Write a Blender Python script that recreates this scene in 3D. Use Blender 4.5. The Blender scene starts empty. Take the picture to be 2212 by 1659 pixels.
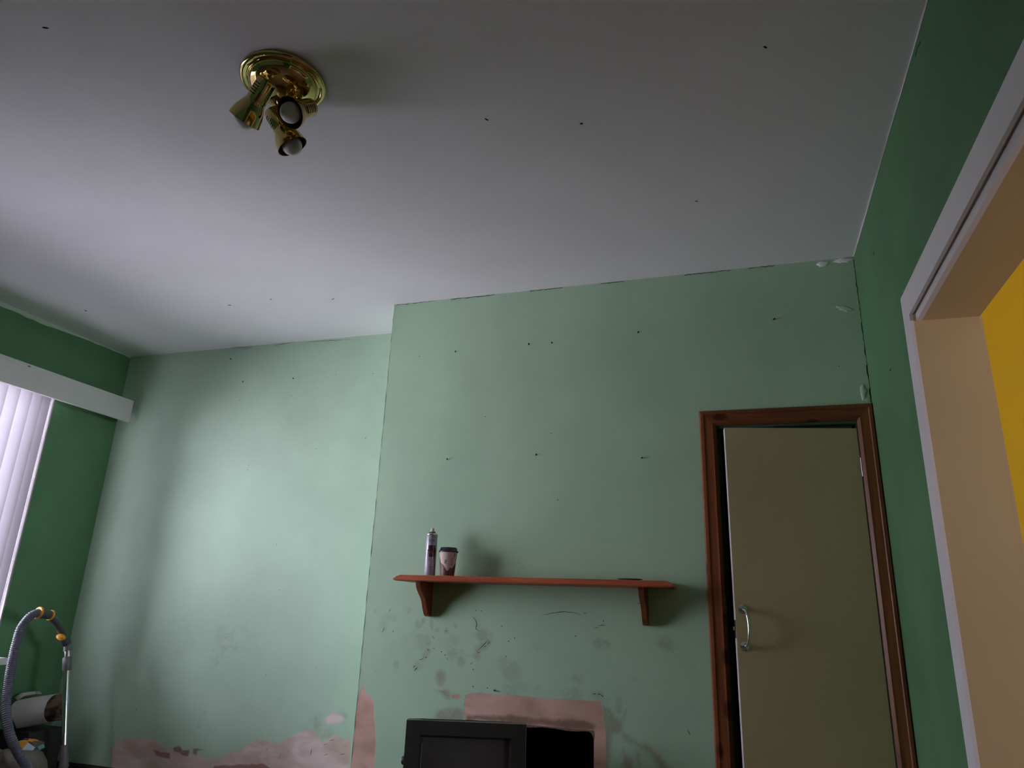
import bpy, bmesh, math, random
import numpy as np
from mathutils import Vector, Matrix, Quaternion, noise as mnoise

# ---------------------------------------------------------------- camera, sky, exposure
scene = bpy.context.scene
col = scene.collection
random.seed(7)
FPX = 1520.05
cam_data = bpy.data.cameras.new('camera')
cam_data.sensor_width = 36.0
cam_data.lens = FPX / 2212.0 * 36.0
cam_data.clip_start = 0.02
cam = bpy.data.objects.new('camera', cam_data)
col.objects.link(cam)
RIGHT = Vector((0.95196313, 0.30409153, 0.03597973))
DOWN = Vector((-0.06049859, 0.30196011, -0.95139898))
FWD = Vector((-0.30017681, 0.90352002, 0.305852))
m = Matrix((RIGHT, -DOWN, -FWD)).transposed().to_4x4()
m.translation = Vector((0, 0, 1.14))
cam.matrix_world = m
scene.camera = cam

scene.view_settings.view_transform = 'Standard'
scene.view_settings.look = 'None'
scene.view_settings.gamma = 1.0
scene.view_settings.use_curve_mapping = False
scene.view_settings.exposure = EXPOSURE = 1.38

world = bpy.data.worlds.new('overcast_sky')
scene.world = world
world.use_nodes = True
wt = world.node_tree
wt.nodes.clear()
w_out = wt.nodes.new('ShaderNodeOutputWorld')
w_bg = wt.nodes.new('ShaderNodeBackground')
w_tc = wt.nodes.new('ShaderNodeTexCoord')
w_sep = wt.nodes.new('ShaderNodeSeparateXYZ')
w_ramp = wt.nodes.new('ShaderNodeValToRGB')
w_ramp.color_ramp.elements[0].position = 0.47
w_ramp.color_ramp.elements[0].color = (0.86, 0.82, 0.96, 1)      # street level
w_ramp.color_ramp.elements[1].position = 0.56
w_ramp.color_ramp.elements[1].color = (0.72, 0.72, 0.88, 1)       # overcast sky
w_map = wt.nodes.new('ShaderNodeMath'); w_map.operation = 'MULTIPLY_ADD'
w_map.inputs[1].default_value = 0.5; w_map.inputs[2].default_value = 0.5
wt.links.new(w_tc.outputs['Generated'], w_sep.inputs[0])
wt.links.new(w_sep.outputs['Z'], w_map.inputs[0])
wt.links.new(w_map.outputs[0], w_ramp.inputs[0])
wt.links.new(w_ramp.outputs[0], w_bg.inputs['Color'])
w_bg.inputs['Strength'].default_value = SKY = 22.0
wt.links.new(w_bg.outputs[0], w_out.inputs[0])
world.cycles.sampling_method = 'AUTOMATIC'

cy = scene.cycles
cy.max_bounces = 14
cy.diffuse_bounces = 8
cy.glossy_bounces = 5
cy.transmission_bounces = 8
cy.transparent_max_bounces = 8
cy.caustics_reflective = False
cy.caustics_refractive = False
cy.use_denoising = True
cy.sample_clamp_indirect = 6.0

def portal(name, loc, rot, sx, sy):
    L = bpy.data.lights.new(name, 'AREA')
    L.shape = 'RECTANGLE'; L.size = sx; L.size_y = sy
    L.cycles.is_portal = True
    o = bpy.data.objects.new(name, L)
    o.location = loc; o.rotation_euler = rot
    col.objects.link(o)
    return o

# ---------------------------------------------------------------- room numbers (metres)
XL, XR, XB = -4.073, 0.564, -1.796        # window wall, right wall, left edge of chimney breast
YB, YC, YF = 3.64, 3.25, -1.5             # alcove wall, chimney breast, wall behind the camera
ZC = 2.756                                 # ceiling
WIN = (0.85, 3.157, 0.785, 2.38)           # window hole y0, y1, z0, z1
OPN = (0.15, 2.40, 2.08)                   # wide opening in the right wall y0, y1, height
portal('window_daylight_portal', (XL - 0.27, (WIN[0] + WIN[1]) / 2, (WIN[2] + WIN[3]) / 2),
       (0, -math.pi / 2, 0), WIN[3] - WIN[2], WIN[1] - WIN[0])
WIN2 = (0.7, 1.7, 1.1, 2.0)                # window of the next room
XN = 4.2
portal('next_room_daylight_portal', (XN + 0.12, (WIN2[0] + WIN2[1]) / 2, (WIN2[2] + WIN2[3]) / 2),
       (0, math.pi / 2, 0), WIN2[3] - WIN2[2], WIN2[1] - WIN2[0])

# ---------------------------------------------------------------- wear and marks, measured on the walls (x, z)
PINK_BREAST = [[(-1.771, 0.786), (-1.751, 0.742), (-1.708, 0.715), (-1.69, 0.621), (-1.673, 0.529), (-1.673, 0.43), (-1.633, 0.019), (-1.826, -0.006), (-1.808, 0.418), (-1.806, 0.518), (-1.805, 0.696), (-1.781, 0.746)], [(-1.249, 0.766), (-1.173, 0.78), (-1.074, 0.778), (-0.977, 0.781), (-0.888, 0.777), (-0.813, 0.778), (-0.727, 0.781), (-0.625, 0.783), (-0.616, 0.73), (-0.604, 0.651), (-0.605, 0.529), (-0.609, 0.197), (-0.666, 0.19), (-0.658, 0.662), (-0.954, 0.661), (-1.187, 0.668), (-1.239, 0.655), (-1.249, 0.711)], [(-1.313, 0.765), (-1.28, 0.77), (-1.259, 0.754), (-1.285, 0.743), (-1.309, 0.745)]]
STAIN_BREAST_POLY = [[(-1.39, 0.644), (-1.396, 0.672), (-1.37, 0.7), (-1.33, 0.714), (-1.283, 0.715), (-1.245, 0.7), (-1.238, 0.644)], [(-1.407, 0.776), (-1.363, 0.785), (-1.346, 0.792), (-1.314, 0.776), (-1.273, 0.773), (-1.314, 0.768), (-1.305, 0.742), (-1.325, 0.732), (-1.342, 0.74), (-1.364, 0.758)], [(-0.62, 0.771), (-0.589, 0.765), (-0.567, 0.747), (-0.563, 0.727), (-0.546, 0.721), (-0.519, 0.762), (-0.511, 0.759), (-0.524, 0.714), (-0.529, 0.682), (-0.542, 0.662), (-0.577, 0.655), (-0.586, 0.531), (-0.592, 0.327), (-0.639, 0.322), (-0.652, 0.525), (-0.656, 0.657), (-0.665, 0.68), (-0.629, 0.69)], [(-0.533, 0.67), (-0.503, 0.665), (-0.469, 0.64), (-0.431, 0.64), (-0.39, 0.609), (-0.334, 0.554), (-0.314, 0.43), (-0.362, 0.425), (-0.4, 0.562), (-0.441, 0.604), (-0.483, 0.624), (-0.534, 0.627)], [(-0.483, 0.608), (-0.462, 0.591), (-0.459, 0.542), (-0.469, 0.451), (-0.494, 0.448), (-0.48, 0.54), (-0.475, 0.578)], [(-0.536, 0.619), (-0.513, 0.587), (-0.484, 0.566), (-0.484, 0.54), (-0.489, 0.486), (-0.54, 0.481)]]
LIPS_BREAST = [[(-1.121, 0.69), (-1.025, 0.705), (-0.921, 0.699), (-0.828, 0.699), (-0.683, 0.706), (-0.638, 0.694), (-0.656, 0.66), (-0.736, 0.66), (-0.957, 0.667), (-1.12, 0.671)], [(-1.241, 0.684), (-1.195, 0.69), (-1.039, 0.699), (-0.911, 0.697), (-0.91, 0.659), (-1.187, 0.666), (-1.239, 0.654)]]
STAIN_BREAST = [(-1.696, 1.022, -1.69, 1.064, 0.0132, 0.35), (-1.671, 1.086, -1.636, 1.084, 0.0103, 0.4), (-1.697, 1.034, -1.692, 1.016, 0.0082, 0.35), (-1.494, 0.99, -1.471, 0.962, 0.0206, 0.35), (-1.51, 1.024, -1.462, 1.009, 0.0088, 0.3), (-1.458, 1.003, -1.445, 0.963, 0.0082, 0.4), (-1.651, 0.953, -1.639, 0.942, 0.0177, 0.2), (-1.56, 0.975, -1.557, 0.941, 0.0132, 0.25), (-1.328, 0.997, -1.317, 0.93, 0.0162, 0.4), (-1.295, 0.988, -1.285, 0.937, 0.0177, 0.3), (-1.36, 1.036, -1.357, 1.036, 0.0065, 0.5), (-1.346, 1.022, -1.343, 1.021, 0.0118, 0.25), (-1.316, 1.064, -1.313, 1.058, 0.0047, 0.5), (-1.211, 1.097, -1.203, 1.068, 0.0088, 0.35), (-1.181, 1.03, -1.175, 1.024, 0.0147, 0.55), (-1.153, 1.031, -1.149, 1.025, 0.0118, 0.35), (-1.233, 1.027, -1.232, 1.019, 0.0071, 0.3), (-1.197, 0.967, -1.148, 0.994, 0.0103, 0.5), (-1.199, 0.936, -1.198, 0.93, 0.0088, 0.55), (-1.201, 0.919, -1.197, 0.908, 0.0053, 0.35), (-1.277, 0.907, -1.275, 0.904, 0.0103, 0.6), (-1.507, 1.065, -1.499, 1.054, 0.0074, 0.4), (-1.481, 1.078, -1.481, 1.076, 0.0053, 0.5), (-1.441, 1.091, -1.434, 1.045, 0.0041, 0.45), (-1.407, 1.043, -1.405, 1.037, 0.0053, 0.4), (-1.56, 1.128, -1.563, 1.122, 0.0082, 0.5), (-1.582, 1.137, -1.581, 1.136, 0.0065, 0.4), (-1.749, 1.117, -1.746, 1.113, 0.0053, 0.35), (-1.376, 0.843, -1.373, 0.818, 0.0118, 0.7), (-1.372, 0.876, -1.368, 0.868, 0.0082, 0.35), (-1.606, 0.88, -1.601, 0.864, 0.0071, 0.4), (-1.712, 0.84, -1.705, 0.84, 0.0041, 0.4), (-1.494, 0.875, -1.453, 0.903, 0.0103, 0.45), (-1.458, 0.917, -1.446, 0.943, 0.0082, 0.6), (-1.244, 1.004, -1.231, 1.005, 0.0118, 0.25), (-1.246, 0.925, -1.241, 0.948, 0.0059, 0.25), (-1.418, 0.879, -1.417, 0.879, 0.0162, 0.25), (-0.64, 1.014, -0.636, 1.01, 0.0103, 0.5), (-0.606, 1.014, -0.601, 1.01, 0.0093, 0.45), (-0.348, 1.032, -0.336, 1.025, 0.0163, 0.45), (-1.056, 0.89, -1.036, 0.878, 0.0234, 0.45), (-1.018, 0.914, -1.016, 0.909, 0.0075, 0.4), (-0.966, 0.951, -0.928, 0.97, 0.0187, 0.25), (-0.734, 0.866, -0.729, 0.862, 0.0112, 0.45), (-0.756, 0.863, -0.756, 0.861, 0.0047, 0.4), (-1.043, 0.801, -0.967, 0.81, 0.0163, 0.35), (-0.933, 0.806, -0.91, 0.809, 0.0093, 0.3), (-0.774, 0.793, -0.738, 0.804, 0.0163, 0.4), (-0.647, 0.798, -0.62, 0.793, 0.014, 0.45), (-0.549, 0.792, -0.545, 0.752, 0.0075, 0.5), (-0.237, 0.942, -0.224, 0.941, 0.0047, 0.4), (-0.54, 0.833, -0.531, 0.832, 0.0047, 0.4), (-0.478, 0.878, -0.476, 0.876, 0.0093, 0.3), (-0.621, 0.655, -0.616, 0.652, 0.0187, 0.4), (-0.625, 0.62, -0.623, 0.618, 0.014, 0.4), (-0.683, 0.702, -0.678, 0.699, 0.0117, 0.6), (-0.588, 1.004, -0.575, 0.971, 0.028, 0.15), (-0.25, 0.813, -0.232, 0.756, 0.0117, 0.15)]
PINK_ALCOVE = [[(-3.593, 0.288), (-3.57, 0.32), (-3.522, 0.339), (-3.442, 0.357), (-3.32, 0.363), (-3.254, 0.347), (-3.209, 0.325), (-3.148, 0.323), (-3.1, 0.331), (-3.047, 0.313), (-2.908, 0.301), (-2.833, 0.304), (-2.764, 0.338), (-2.684, 0.363), (-2.644, 0.398), (-2.601, 0.419), (-2.536, 0.414), (-2.481, 0.41), (-2.413, 0.438), (-2.347, 0.471), (-2.297, 0.492), (-2.243, 0.486), (-2.202, 0.441), (-2.16, 0.452), (-2.121, 0.482), (-2.076, 0.465), (-2.026, 0.47), (-2.017, 0.331), (-1.99, 0.037), (-3.599, -0.147), (-3.556, 0.189)], [(-2.198, 0.545), (-2.152, 0.59), (-2.09, 0.574), (-2.07, 0.555), (-2.127, 0.53), (-2.178, 0.526)]]
RED_ALCOVE = [[(-3.287, 0.311), (-3.224, 0.302), (-3.164, 0.303), (-3.15, 0.265), (-3.196, 0.271), (-3.259, 0.28)], [(-3.151, 0.333), (-3.103, 0.345), (-3.078, 0.322), (-3.031, 0.329), (-3.038, 0.296), (-3.073, 0.297), (-3.115, 0.308), (-3.14, 0.309)], [(-3.012, 0.334), (-2.98, 0.344), (-2.935, 0.337), (-2.981, 0.326), (-2.983, 0.308), (-3.008, 0.313)], [(-2.854, 0.267), (-2.535, 0.303), (-2.488, 0.287), (-2.523, 0.229), (-2.887, 0.194)]]
STAIN_ALCOVE = [(-3.221, 0.828, -3.179, 0.87, 0.0142, 0.3), (-2.958, 0.788, -2.928, 0.835, 0.0142, 0.35), (-2.642, 0.873, -2.618, 0.904, 0.0181, 0.25), (-2.299, 0.949, -2.295, 0.987, 0.0142, 0.3), (-3.0, 0.462, -2.979, 0.523, 0.0116, 0.35), (-2.909, 0.448, -2.904, 0.444, 0.0181, 0.25), (-2.837, 0.674, -2.835, 0.672, 0.0065, 0.2), (-2.251, 0.541, -2.244, 0.528, 0.0194, 0.4), (-2.296, 0.489, -2.164, 0.479, 0.0161, 0.35), (-2.266, 0.402, -2.257, 0.369, 0.0129, 0.3), (-2.089, 0.567, -2.08, 0.564, 0.0129, 0.35)]
CRACKS_BREAST = [[(-1.666, 1.108), (-1.664, 1.119), (-1.659, 1.127)], [(-1.515, 0.867), (-1.508, 0.879)], [(-1.509, 0.852), (-1.494, 0.871)], [(-1.49, 0.901), (-1.473, 0.906), (-1.462, 0.914)], [(-1.45, 0.948), (-1.44, 0.949)], [(-1.459, 0.915), (-1.451, 0.914)], [(-1.232, 1.108), (-1.213, 1.085), (-1.208, 1.071), (-1.213, 1.051), (-1.188, 1.042)], [(-1.201, 0.953), (-1.191, 0.946), (-1.181, 0.955)], [(-1.169, 0.974), (-1.156, 0.981)], [(-1.152, 0.987), (-1.143, 0.992), (-1.145, 1.006)], [(-1.233, 0.897), (-1.219, 0.904)], [(-1.349, 0.918), (-1.345, 0.909)], [(-1.695, 1.015), (-1.686, 1.028), (-1.686, 1.04)], [(-1.432, 1.013), (-1.417, 0.999)], [(-1.419, 0.952), (-1.416, 0.96)], [(-1.197, 0.958), (-1.169, 0.985), (-1.148, 1.006)], [(-0.896, 1.122), (-0.845, 1.134), (-0.797, 1.142), (-0.75, 1.14), (-0.712, 1.132)], [(-0.64, 1.087), (-0.615, 1.092), (-0.601, 1.092)], [(-0.661, 0.81), (-0.651, 0.81)], [(-0.64, 0.811), (-0.629, 0.81), (-0.616, 0.804)], [(-0.267, 0.699), (-0.256, 0.681)], [(-0.701, 1.138), (-0.689, 1.139)], [(-0.652, 1.077), (-0.633, 1.082)]]
CRACKS_ALCOVE = [[(-2.537, 0.365), (-2.522, 0.383)], [(-2.451, 0.334), (-2.432, 0.36)], [(-2.186, 0.422), (-2.166, 0.434)], [(-2.151, 0.446), (-2.122, 0.458)], [(-2.257, 0.369), (-2.253, 0.403)], [(-2.176, 0.376), (-2.151, 0.385)], [(-2.083, 0.387), (-2.046, 0.397)], [(-3.865, 0.198), (-3.849, 0.198)], [(-3.675, 2.754), (-3.559, 2.765)], [(-3.268, 2.755), (-3.212, 2.757), (-3.099, 2.751), (-3.045, 2.757), (-2.99, 2.756)], [(-3.115, 2.736), (-3.043, 2.747)], [(-2.879, 2.743), (-2.809, 2.75), (-2.703, 2.755)], [(-2.632, 2.749), (-2.291, 2.739)]]
HOLES_BREAST = [(-1.404, 2.441, 1), (-0.997, 2.45, 1), (-0.874, 2.447, 1), (-0.435, 2.467, 1), (0.195, 2.476, 1), (0.45, 2.226, 0), (-1.412, 1.859, 1), (-0.942, 1.868, 1), (-0.43, 1.837, 1), (-1.188, 1.131, 0), (-0.613, 1.11, 0), (-1.216, 1.132, 0), (-1.211, 0.804, 0), (-1.142, 0.802, 0), (-1.108, 0.795, 1), (-0.651, 0.81, 0), (-0.635, 0.811, 0), (-0.617, 0.803, 0), (-1.215, 0.876, 0), (-1.376, 0.943, 0), (-1.357, 0.93, 0), (-1.445, 0.948, 0), (-1.452, 0.915, 0), (-1.636, 1.022, 0), (-1.085, 1.068, 0), (-1.049, 1.005, 0), (-1.059, 0.939, 0), (-1.02, 1.02, 0), (-1.359, 1.036, 0), (-0.867, 1.972, 0), (-0.738, 1.041, 0), (-1.614, 2.431, 0), (-0.455, 1.189, 0), (-1.215, 2.074, 0), (-0.829, 1.646, 0)]
HOLES_ALCOVE = [(-4.016, 2.641, 0), (-3.669, 2.712, 0), (-3.2, 2.673, 1), (-3.073, 2.505, 1), (-2.686, 2.502, 1), (-3.407, 2.523, 0), (-3.075, 2.378, 0), (-2.685, 2.387, 0), (-2.375, 2.509, 0), (-2.113, 2.497, 0), (-3.607, 0.402, 0), (-2.119, 2.088, 0), (-2.45, 2.034, 0), (-2.931, 1.916, 0), (-2.643, 1.462, 0), (-2.929, 1.946, 0), (-3.454, 0.505, 0), (-2.599, 0.745, 0), (-2.281, 0.801, 0), (-2.585, 1.202, 0)]


# ---------------------------------------------------------------- materials
def srgb(r, g, b):
    f = lambda c: ((c / 255) / 12.92) if c / 255 <= 0.04045 else (((c / 255) + 0.055) / 1.055) ** 2.4
    return (f(r), f(g), f(b), 1)

def new_mat(name):
    mt = bpy.data.materials.new(name); mt.use_nodes = True
    nt = mt.node_tree; b = nt.nodes['Principled BSDF']
    return mt, nt, b

def N(nt, kind, **kw):
    n = nt.nodes.new(kind)
    for k, v in kw.items():
        if k in n.inputs: n.inputs[k].default_value = v
        else: setattr(n, k, v)
    return n

def simple(name, color, rough=0.6, metal=0.0, var=0.08, scale=30.0, bump=0.0, bscale=80.0, spec=0.5, coat=0.0):
    mt, nt, b = new_mat(name)
    c = color if len(color) == 4 else (*color, 1)
    tc = N(nt, 'ShaderNodeTexCoord')
    nz = N(nt, 'ShaderNodeTexNoise', Scale=scale, Detail=3.0)
    nt.links.new(tc.outputs['Object'], nz.inputs['Vector'])
    mix = N(nt, 'ShaderNodeMix', data_type='RGBA')
    mix.inputs['A'].default_value = tuple(x * (1 - var) for x in c[:3]) + (1,)
    mix.inputs['B'].default_value = tuple(min(1, x * (1 + var)) for x in c[:3]) + (1,)
    nt.links.new(nz.outputs['Fac'], mix.inputs['Factor'])
    nt.links.new(mix.outputs['Result'], b.inputs['Base Color'])
    b.inputs['Roughness'].default_value = rough
    b.inputs['Metallic'].default_value = metal
    b.inputs['Specular IOR Level'].default_value = spec
    b.inputs['Coat Weight'].default_value = coat
    if bump > 0:
        n2 = N(nt, 'ShaderNodeTexNoise', Scale=bscale, Detail=4.0)
        nt.links.new(tc.outputs['Object'], n2.inputs['Vector'])
        bp = N(nt, 'ShaderNodeBump', Strength=bump, Distance=0.004)
        nt.links.new(n2.outputs['Fac'], bp.inputs['Height'])
        nt.links.new(bp.outputs[0], b.inputs['Normal'])
    return mt

def paint(name, color, rough=0.75, var=0.06, lumps=0.35, attrs=False, pink=(0.57, 0.33, 0.265), alt=None, soft=0.0):
    """emulsion paint over uneven plaster; attrs adds bared plaster, grime and red undercoat from mesh masks"""
    mt, nt, b = new_mat(name)
    tc = N(nt, 'ShaderNodeTexCoord')
    big = N(nt, 'ShaderNodeTexNoise', Scale=1.6, Detail=4.0, Roughness=0.6)
    nt.links.new(tc.outputs['Object'], big.inputs['Vector'])
    mix = N(nt, 'ShaderNodeMix', data_type='RGBA')
    mix.inputs['A'].default_value = tuple(x * (1 - var) for x in color) + (1,)
    c2 = alt if alt else tuple(min(1, x * (1 + var)) for x in color)
    mix.inputs['B'].default_value = tuple(c2) + (1,)
    mr = N(nt, 'ShaderNodeMapRange'); mr.inputs['From Min'].default_value = 0.35; mr.inputs['From Max'].default_value = 0.65
    nt.links.new(big.outputs['Fac'], mr.inputs['Value'])
    nt.links.new(mr.outputs[0], mix.inputs['Factor'])
    out = mix.outputs['Result']
    fine = N(nt, 'ShaderNodeTexNoise', Scale=55.0, Detail=5.0, Roughness=0.6)
    nt.links.new(tc.outputs['Object'], fine.inputs['Vector'])
    mid = N(nt, 'ShaderNodeTexNoise', Scale=9.0, Detail=3.0)
    nt.links.new(tc.outputs['Object'], mid.inputs['Vector'])
    height = N(nt, 'ShaderNodeMath', operation='MULTIPLY_ADD')
    height.inputs[1].default_value = 0.25
    nt.links.new(fine.outputs['Fac'], height.inputs[0]); nt.links.new(mid.outputs['Fac'], height.inputs[2])
    hsock = height.outputs[0]
    if attrs:
        pn = N(nt, 'ShaderNodeTexNoise', Scale=26.0, Detail=6.0, Roughness=0.65)
        nt.links.new(tc.outputs['Object'], pn.inputs['Vector'])
        # plaster colour: patchy pink, trowelled in streaks
        st = N(nt, 'ShaderNodeTexNoise', Scale=7.0, Detail=4.0, Distortion=0.6)
        mp = N(nt, 'ShaderNodeMapping'); mp.inputs['Scale'].default_value = (0.7, 1, 1.5)
        nt.links.new(tc.outputs['Object'], mp.inputs[0]); nt.links.new(mp.outputs[0], st.inputs['Vector'])
        pc = N(nt, 'ShaderNodeMix', data_type='RGBA')
        pc.inputs['A'].default_value = (pink[0] * 0.80, pink[1] * 0.76, pink[2] * 0.70, 1)
        pc.inputs['B'].default_value = (min(1, pink[0] * 1.15), pink[1] * 1.2, pink[2] * 1.25, 1)
        mr2 = N(nt, 'ShaderNodeMapRange'); mr2.inputs['From Min'].default_value = 0.35; mr2.inputs['From Max'].default_value = 0.65
        nt.links.new(st.outputs['Fac'], mr2.inputs['Value']); nt.links.new(mr2.outputs[0], pc.inputs['Factor'])
        sn = N(nt, 'ShaderNodeTexNoise', Scale=13.0, Detail=7.0, Roughness=0.7, Distortion=1.2)
        nt.links.new(tc.outputs['Object'], sn.inputs['Vector'])
        def layer(prev, attr, colsock, lo, hi, amt, gain=1.0, noise_node=None):
            at = N(nt, 'ShaderNodeAttribute', attribute_name=attr)
            ns = N(nt, 'ShaderNodeMath', operation='MULTIPLY_ADD')
            ns.inputs[1].default_value = amt; 
            nt.links.new((noise_node or pn).outputs['Fac'], ns.inputs[0]); nt.links.new(at.outputs['Fac'], ns.inputs[2])
            rr = N(nt, 'ShaderNodeMapRange', interpolation_type='SMOOTHSTEP')
            rr.inputs['From Min'].default_value = lo + amt * 0.5; rr.inputs['From Max'].default_value = hi + amt * 0.5
            rr.inputs['To Max'].default_value = gain
            nt.links.new(ns.outputs[0], rr.inputs['Value'])
            mx = N(nt, 'ShaderNodeMix', data_type='RGBA')
            nt.links.new(rr.outputs[0], mx.inputs['Factor'])
            nt.links.new(prev, mx.inputs['A'])
            if isinstance(colsock, tuple): mx.inputs['B'].default_value = colsock
            else: nt.links.new(colsock, mx.inputs['B'])
            return mx.outputs['Result'], rr.outputs[0]
        out, _ = layer(out, 'stain', (0.22, 0.175, 0.13, 1), 0.12, 1.0, 1.1, 0.7, sn)
        out, pf = layer(out, 'pink', pc.outputs['Result'], 0.42 - soft, 0.62 + soft, 0.6, 0.9, sn)
        out, _ = layer(out, 'red', (0.26, 0.10, 0.085, 1), 0.3, 0.8, 1.4, 0.75, sn)
        out, _ = layer(out, 'grime', (0.12, 0.075, 0.045, 1), 0.3, 0.9, 1.2, 0.7, sn)
        hh = N(nt, 'ShaderNodeMath', operation='MULTIPLY_ADD'); hh.inputs[1].default_value = -0.35
        nt.links.new(pf, hh.inputs[0]); nt.links.new(hsock, hh.inputs[2]); hsock = hh.outputs[0]
    nt.links.new(out, b.inputs['Base Color'])
    b.inputs['Roughness'].default_value = rough
    b.inputs['Specular IOR Level'].default_value = 0.25
    bp = N(nt, 'ShaderNodeBump', Strength=lumps, Distance=0.006)
    nt.links.new(hsock, bp.inputs['Height']); nt.links.new(bp.outputs[0], b.inputs['Normal'])
    return mt

def wood(name, dark, light, axis='Z', rough=0.4, scale=1.0, knots=True, coat=0.2):
    mt, nt, b = new_mat(name)
    tc = N(nt, 'ShaderNodeTexCoord')
    mp = N(nt, 'ShaderNodeMapping')
    s = [22 * scale, 22 * scale, 22 * scale]; s['XYZ'.index(axis)] = 1.3 * scale
    mp.inputs['Scale'].default_value = s
    nt.links.new(tc.outputs['Object'], mp.inputs[0])
    nz = N(nt, 'ShaderNodeTexNoise', Scale=1.6, Detail=5.0, Roughness=0.6, Distortion=0.8)
    nt.links.new(mp.outputs[0], nz.inputs['Vector'])
    rp = N(nt, 'ShaderNodeValToRGB')
    rp.color_ramp.elements[0].position = 0.3; rp.color_ramp.elements[0].color = (*dark, 1)
    rp.color_ramp.elements[1].position = 0.72; rp.color_ramp.elements[1].color = (*light, 1)
    nt.links.new(nz.outputs['Fac'], rp.inputs[0])
    out = rp.outputs[0]
    if knots:
        mk = N(nt, 'ShaderNodeMapping')
        ks = [9.0, 9.0, 9.0]; ks['XYZ'.index(axis)] = 4.5
        mk.inputs['Scale'].default_value = ks
        nt.links.new(tc.outputs['Object'], mk.inputs[0])
        vo = N(nt, 'ShaderNodeTexVoronoi', Scale=1.0, Randomness=1.0)
        nt.links.new(mk.outputs[0], vo.inputs['Vector'])
        kr = N(nt, 'ShaderNodeMapRange', interpolation_type='SMOOTHSTEP')
        kr.inputs['From Min'].default_value = 0.10; kr.inputs['From Max'].default_value = 0.2
        kr.inputs['To Min'].default_value = 0.85; kr.inputs['To Max'].default_value = 0.0
        nt.links.new(vo.outputs['Distance'], kr.inputs['Value'])
        mx = N(nt, 'ShaderNodeMix', data_type='RGBA')
        nt.links.new(kr.outputs[0], mx.inputs['Factor']); nt.links.new(out, mx.inputs['A'])
        mx.inputs['B'].default_value = (dark[0] * 0.3, dark[1] * 0.25, dark[2] * 0.25, 1)
        out = mx.outputs['Result']
    nt.links.new(out, b.inputs['Base Color'])
    b.inputs['Roughness'].default_value = rough
    b.inputs['Coat Weight'].default_value = coat * 0.3
    b.inputs['Coat Roughness'].default_value = 0.3
    b.inputs['Specular IOR Level'].default_value = 0.3
    bp = N(nt, 'ShaderNodeBump', Strength=0.12, Distance=0.002)
    nt.links.new(nz.outputs['Fac'], bp.inputs['Height']); nt.links.new(bp.outputs[0], b.inputs['Normal'])
    return mt

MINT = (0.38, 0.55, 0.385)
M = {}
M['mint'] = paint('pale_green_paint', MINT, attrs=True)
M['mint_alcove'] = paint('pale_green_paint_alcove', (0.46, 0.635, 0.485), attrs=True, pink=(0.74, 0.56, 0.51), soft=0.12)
M['mint_plain'] = paint('pale_green_paint_plain', MINT)
M['green'] = paint('dark_green_paint', (0.10, 0.225, 0.11), rough=0.6, var=0.12, lumps=0.4)
M['ceiling'] = paint('ceiling_white', (0.84, 0.815, 0.85), rough=0.85, var=0.025, lumps=0.22)
M['cove'] = paint('cove_paint', (0.50, 0.60, 0.50), rough=0.8, var=0.06, lumps=0.3)
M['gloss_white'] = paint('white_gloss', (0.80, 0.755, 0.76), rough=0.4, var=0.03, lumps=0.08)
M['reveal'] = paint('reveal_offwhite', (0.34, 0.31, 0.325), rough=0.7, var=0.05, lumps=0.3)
M['cream'] = paint('cream_paint', (0.62, 0.465, 0.24), rough=0.55, var=0.03, lumps=0.12)
M['yellow'] = paint('yellow_paint', (0.62, 0.42, 0.014), rough=0.7, var=0.03, lumps=0.2)
M['door'] = paint('door_cream_gloss', (0.60, 0.50, 0.29), rough=0.5, var=0.05, lumps=0.06)
M['door_edge'] = simple('door_edge_white', (0.62, 0.58, 0.56), 0.45)
M['lining_green'] = simple('lining_green', (0.05, 0.095, 0.06), 0.5)
M['dark'] = simple('dark_void', (0.004, 0.004, 0.004), 0.9, spec=0.1)
M['hole'] = simple('plug_hole', (0.012, 0.012, 0.010), 0.9, spec=0.1)
M['pine_v'] = wood('stained_pine_upright', (0.14, 0.042, 0.014), (0.30, 0.105, 0.038), 'Z')
M['pine_h'] = wood('stained_pine_across', (0.11, 0.032, 0.012), (0.23, 0.075, 0.028), 'X')
M['shelf'] = wood('mahogany_pine_shelf', (0.34, 0.068, 0.026), (0.60, 0.15, 0.06), 'X', rough=0.45, coat=0.0)
M['bracket'] = wood('mahogany_pine_bracket', (0.15, 0.043, 0.016), (0.28, 0.085, 0.032), 'Z', rough=0.45, knots=False)
M['floor'] = wood('worn_floorboard', (0.10, 0.065, 0.04), (0.22, 0.15, 0.095), 'Y', rough=0.6, knots=False)
M['skirting'] = wood('dark_skirting', (0.03, 0.017, 0.014), (0.075, 0.042, 0.033), 'X', rough=0.5, knots=False)
M['upvc'] = simple('white_upvc', (0.75, 0.75, 0.78), 0.3, var=0.02)
M['pelmet'] = simple('pelmet_white', (0.60, 0.60, 0.58), 0.45, var=0.03)
M['chrome'] = simple('chrome', (0.78, 0.79, 0.80), 0.14, metal=1.0, var=0.02)
M['steel'] = simple('brushed_steel', (0.55, 0.55, 0.53), 0.3, metal=1.0, var=0.05)
M['brass'] = simple('polished_brass', (0.64, 0.50, 0.21), 0.06, metal=1.0, var=0.03)
M['brass_dull'] = simple('brass_socket', (0.42, 0.24, 0.08), 0.4, metal=0.6)
M['bulb'] = simple('pearl_bulb', (0.62, 0.60, 0.60), 0.25, var=0.02)
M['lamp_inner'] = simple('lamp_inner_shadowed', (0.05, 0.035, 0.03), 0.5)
M['black_plastic'] = simple('black_plastic', (0.018, 0.018, 0.020), 0.4, bump=0.05)
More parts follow.
